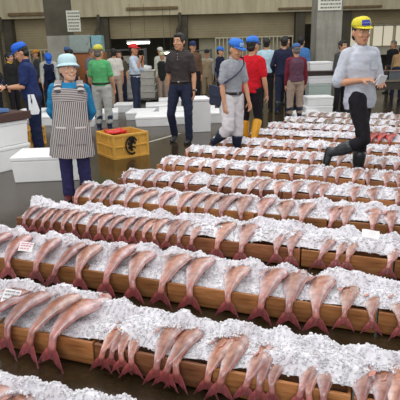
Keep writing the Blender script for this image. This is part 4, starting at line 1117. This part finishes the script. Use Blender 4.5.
for k in sorted(FS):
    FS[k] = [s for s in sorted(FS[k]) if s > S_LEFT[k]+.06]
    HID = {1:(2, 3), 9:(0, 2, 11, 12), 10:(0,), 11:(9,), 12:(8, 9), 13:(6,)}.get(k, ())     # wholly behind people or other rows
    FS[k] = [s for i, s in enumerate(FS[k]) if i not in HID]
    for i, s in enumerate(sorted(FS[k])):
        nm = ORD[i+1]
        rowname = ROWNAME[k]
        which = ('leftmost visible' if k < 4 else 'leftmost') if i == 0 else nm + ' from the left'
        sz = size_of(k, s)*fr_r.uniform(.95, 1.05)
        kind = 'silver' if k >= 12 else 'sea bream'
        word = {'sea bream': 'pink sea bream', 'silver': 'silvery fish'}[kind]
        if k == 2 and s < -1.4: word = 'large exposed sea bream'
        lf = fr_r.uniform(-.002, .008) + (.03 if (k == 2 and s < -1.4) else (.014 if k == 3 and s < -.9 else 0)) - (.008 if k >= 8 else 0)
        FP.setdefault(k, []).append((s, sz, lf))
        fish(s, k, sz, '%s, %s in %s' % (word, which, rowname), 'fish in ' + rowname, kind,
             2 if k <= 5 else 1, lift=lf, yaw=fr_r.uniform(-.14, .14) - (.2 if k == 2 and s < -1.4 else 0), name='silver_fish' if kind == 'silver' else 'sea_bream')
for i, s in enumerate((-.18, -.07, .1)):
    fish(s, 10, 1.0, 'bright red fish, %s of the three at the right of the tenth row' % ('leftmost', 'middle', 'rightmost')[i], 'bright red fish in the tenth row', 'red', 1, .02, name='red_fish')

# ------------------------------------------------------------------ crushed ice
COV = {
1:[(-3,.5),(1,.5)],
2:[(-3,.1),(-1.62,.12),(-1.45,.45),(-1.32,.8),(-1.2,.85),(-1.02,.95),(-.9,.5),(-.8,.62),(-.72,.75),(-.62,.3),(-.52,.8),(-.44,.5),(-.36,.85),(-.2,1),(-.05,1.05),(.03,.85),(.1,.6),(.25,.95)],
3:[(-3,.02),(-1.9,.08),(-1.55,.22),(-1.2,.2),(-.9,.3),(-.5,.42),(-.2,.5),(0,.72),(.08,1.0),(.3,1.0)],
4:[(-3,.3),(-2,.4),(-1.4,.55),(-1.25,.95),(-1.02,.6),(-.8,.9),(-.6,.75),(-.4,.55),(-.1,.9),(.3,.7)],
5:[(-3,.3),(-2,.35),(-1.4,.5),(-.9,.45),(-.6,.4),(-.2,.75),(.3,.75)],
6:[(-3,.85),(-2,.85),(-1,.7),(-.7,.85),(.3,.9)],
7:[(-3,.95),(-1.5,1.05),(-.8,.9),(.3,.95)],
8:[(-3,1.0),(.3,1.0)], 9:[(-3,.95),(.3,1)], 10:[(-3,1.1),(-.3,1.1),(-.15,.4),(.3,.5)], 11:[(-3,1),(.3,1)], 12:[(-3,.9),(.3,.9)], 13:[(-3,.8),(.3,.8)], 14:[(-3,.6),(.3,.6)]}
def cov(k, s):
    L = COV[k]
    for (a, b), (c, d) in zip(L, L[1:]):
        if s <= c: return b+(d-b)*max(0, (s-a))/(c-a)
    return L[-1][1]
def ice_h(k, s, v):
    c = cov(k, s) + .28*noise.noise(Vector((s*5.5, v*4, k*3.1)))
    c = max(0, min(1.15, c*(1 if k <= 5 else 1.0)))
    front = min(1, max(0, (v-.005)/.085)); back = min(1, max(0, (CD-.006-v)/.06))
    # with little ice it lies between and behind the fish, with much it heaps over them
    shape = front**.7*back**.6
    hf = 1.0 if k <= 4 else (.85 if k == 5 else .72)
    low = -.035 + .03*front*back**.5
    tall = -.008 + .104*shape*hf
    nz_ = noise.noise(Vector((s*10, v*7, k*1.7)))
    behind = min(1, max(0, (v-.13)/.07))*back**.4*((.122 if k <= 5 else .1)+.06*max(-.9, nz_) + (.04 if k == 2 and s < -1.4 else (.02 if k == 3 and s < -.9 else 0)))*hf
    h = max(low + (tall-low)*c, low + behind)
    h += (.012*noise.noise(Vector((s*16, v*16, k))) + .006*noise.noise(Vector((s*45, v*45, k))))*min(1, front+.2)*min(1, back+.2)
    return h
CH = [Vector(q) for q in ((-1,-1,-1),(1,-1,-1),(1,1,-1),(-1,1,-1),(-1,-1,1),(1,-1,1),(1,1,1),(-1,1,1))]
CF = ((0,3,2,1),(4,5,6,7),(0,1,5,4),(1,2,6,5),(2,3,7,6),(3,0,4,7))
for k, p in ROWP.items():
    s0 = max(S_LEFT[k]+.02, {1:-1.6, 2:-2.3}.get(k, -9)); s1 = S_END[k]-.03
    if k == 1: s1 = -.36
    verts = []; faces = []
    step = .02 if k < 6 else .03
    ns = int((s1-s0)/step); nv = int((CD-.044)/step)
    for i in range(ns+1):
        for j in range(nv+1):
            s = s0+i*step; v = .022+j*step
            edge = 1 if 0 < i < ns else 0
            verts.append((s, v, RIM+(ice_h(k, s, v) if edge else -.06)))
    for i in range(ns):
        for j in range(nv):
            a = i*(nv+1)+j; faces.append((a, a+nv+1, a+nv+2, a+1))
    cs = .0052 if k < 4 else (.0075 if k < 7 else .011)
    cstep = .0125 if k < 4 else (.017 if k < 7 else .027)
    r = random.Random(100+k)
    n = int((s1-s0-.04)*(CD-.04)/cstep**2); spots = []
    for q in range(n):
        s = r.uniform(s0+.02, s1-.02); v = r.uniform(.02, CD-.02)
        if cov(k, s) < .1 and v < .2 and r.random() < .55: continue
        spots.append((s, v, RIM+ice_h(k, s, v)))
    if k <= 7:
        for fs, fz, fl in FP[k]:      # ice thrown over the heads
            hv = r.uniform(.13, .19)
            for q in range(int((150 if k <= 4 else 70)*r.uniform(.25, 1)*(1.25-.5*(k in (2, 3) and fs < -1.4)))):
                v = fz*min(r.uniform(hv, .262), .268); x = r.gauss(0, .045)
                if abs(x) > .088: continue
                spots.append((fs+x*fz, v, RIM+fl+fz*(.058+.034*math.sqrt(1-(x/.09)**2)*min(1, (.285-v/fz)/.1)-.33*max(0, v/fz-.16)+x*.22)))
    for s, v, z in spots:
        sc = cs*r.choice((.5, .7, .85, 1, 1, 1.35)); c = Vector((s, v, z+sc*.05))
        q_ = Matrix.Rotation(r.uniform(0, 6.28), 3, Vector((r.uniform(-1,1), r.uniform(-1,1), r.uniform(-1,1)+.01)))
        b = len(verts)
        for h in CH: verts.append(tuple(c + q_ @ Vector((h.x*sc*r.uniform(.6,1.1), h.y*sc*r.uniform(.5,1), h.z*sc*r.uniform(.4,.9)))))
        for f in CF: faces.append(tuple(b+x for x in f))
    me = bpy.data.meshes.new('crushed_ice'); me.from_pydata(verts, [], faces); me.materials.append(M_ICE); me.update()
    o = bpy.data.objects.new('crushed_ice', me); COL.objects.link(o)
    o.location = row_pt(k, 0); o.rotation_euler = (0, 0, -row_th(k))
    tag(o, 'crushed white ice heaped over the fish in ' + ROWNAME[k], 'ice', 'crushed ice along the rows', 'stuff')
# paper tags lying on fish
def paper_tag(s, k, v, z, rot, w, h, label, pink):
    t = thing('paper_tag', label, 'tag', row_pt(k, s, z, v), -TH+rot)
    t.rotation_euler = (R(38), R(4), -TH+rot)
    m = MB(); rows = []
    for a in range(7):
        rows.append([m.bm.verts.new((-w/2+w*a/6, b*h/2, .004*math.sin(a*.9))) for b in (-1, 1)])
    for ra, rb in zip(rows, rows[1:]): m._face([ra[0], rb[0], rb[1], ra[1]])
    m.obj('sheet', simple('wet_paper', (238, 236, 236), .4, .05), t)
    if pink is None: return
    m = MB()
    r = random.Random(int(w*1000))
    for yy in (-.25, .05, .3):
        x = -w*.4
        while x < w*.3:
            ww = r.uniform(.1, .25)*w; m.box((x+ww/2, yy*h, .0055+.003*math.sin((x+w/2)/w*5.4)), (ww*.8, h*.1, .001)); x += ww
    m.obj('lettering', simple('pink_print' if pink else 'grey_print', (206, 130, 150) if pink else (150, 150, 160), .6, .1), t)
paper_tag(-2.36, 3, .05, .235, .25, .1, .075, 'white paper tag with pink print on a fish at the left of the third row', True)
paper_tag(-1.9, 2, .1, .27, .2, .1, .08, 'white paper tag on the leftmost large fish in the second row', False)
paper_tag(-.03, 4, .13, .27, .1, .12, .07, 'blank white paper tag on ice at the right of the fourth row', None)
# ------------------------------------------------------------------ light
w = bpy.data.worlds.new('world'); scene.world = w; w.use_nodes = True
bg = w.node_tree.nodes['Background']; bg.inputs['Color'].default_value = (.98, .98, 1, 1); bg.inputs['Strength'].default_value = .3
def area(name, loc, size, energy, col=(1, 1, 1), target=None):
    d = bpy.data.lights.new(name, 'AREA'); d.shape = 'RECTANGLE'; d.size, d.size_y = size; d.energy = energy; d.color = col
    o = bpy.data.objects.new(name, d); COL.objects.link(o); o.location = loc
    if target is not None: o.rotation_euler = (Vector(target)-Vector(loc)).to_track_quat('-Z', 'Y').to_euler()
    return o
area('skylight_front', (-.5, 3.5, 5.8), (7, 4), 250, (1, .99, .96), (-.2, 4.2, 0))
area('skylight_middle', (0, 9.5, 6.2), (10, 5), 350, (1, .99, .96), (0, 9.2, 0))
area('skylight_back', (0, 17, 6.2), (18, 5), 230, (1, .98, .92), (0, 18, 0))
area('daylight_side', (11, 8, 4.2), (4, 8), 300, (.96, .98, 1), (0, 6.5, .6))
area('daylight_left', (-10, 4, 4.0), (4, 7), 150, (.96, .98, 1), (0, 6.5, .8))
area('daylight_entrance', (-2, -5, 4.2), (9, 3), 420, (1, .99, .97), (-.3, 7, .8))  # added fill from behind the camera, brightens box fronts and people
scene.view_settings.view_transform = 'Standard'
scene.view_settings.look = 'None'
scene.view_settings.exposure = 0.0
scene.cycles.use_denoising = True
bpy.data.scenes.remove(TMP)
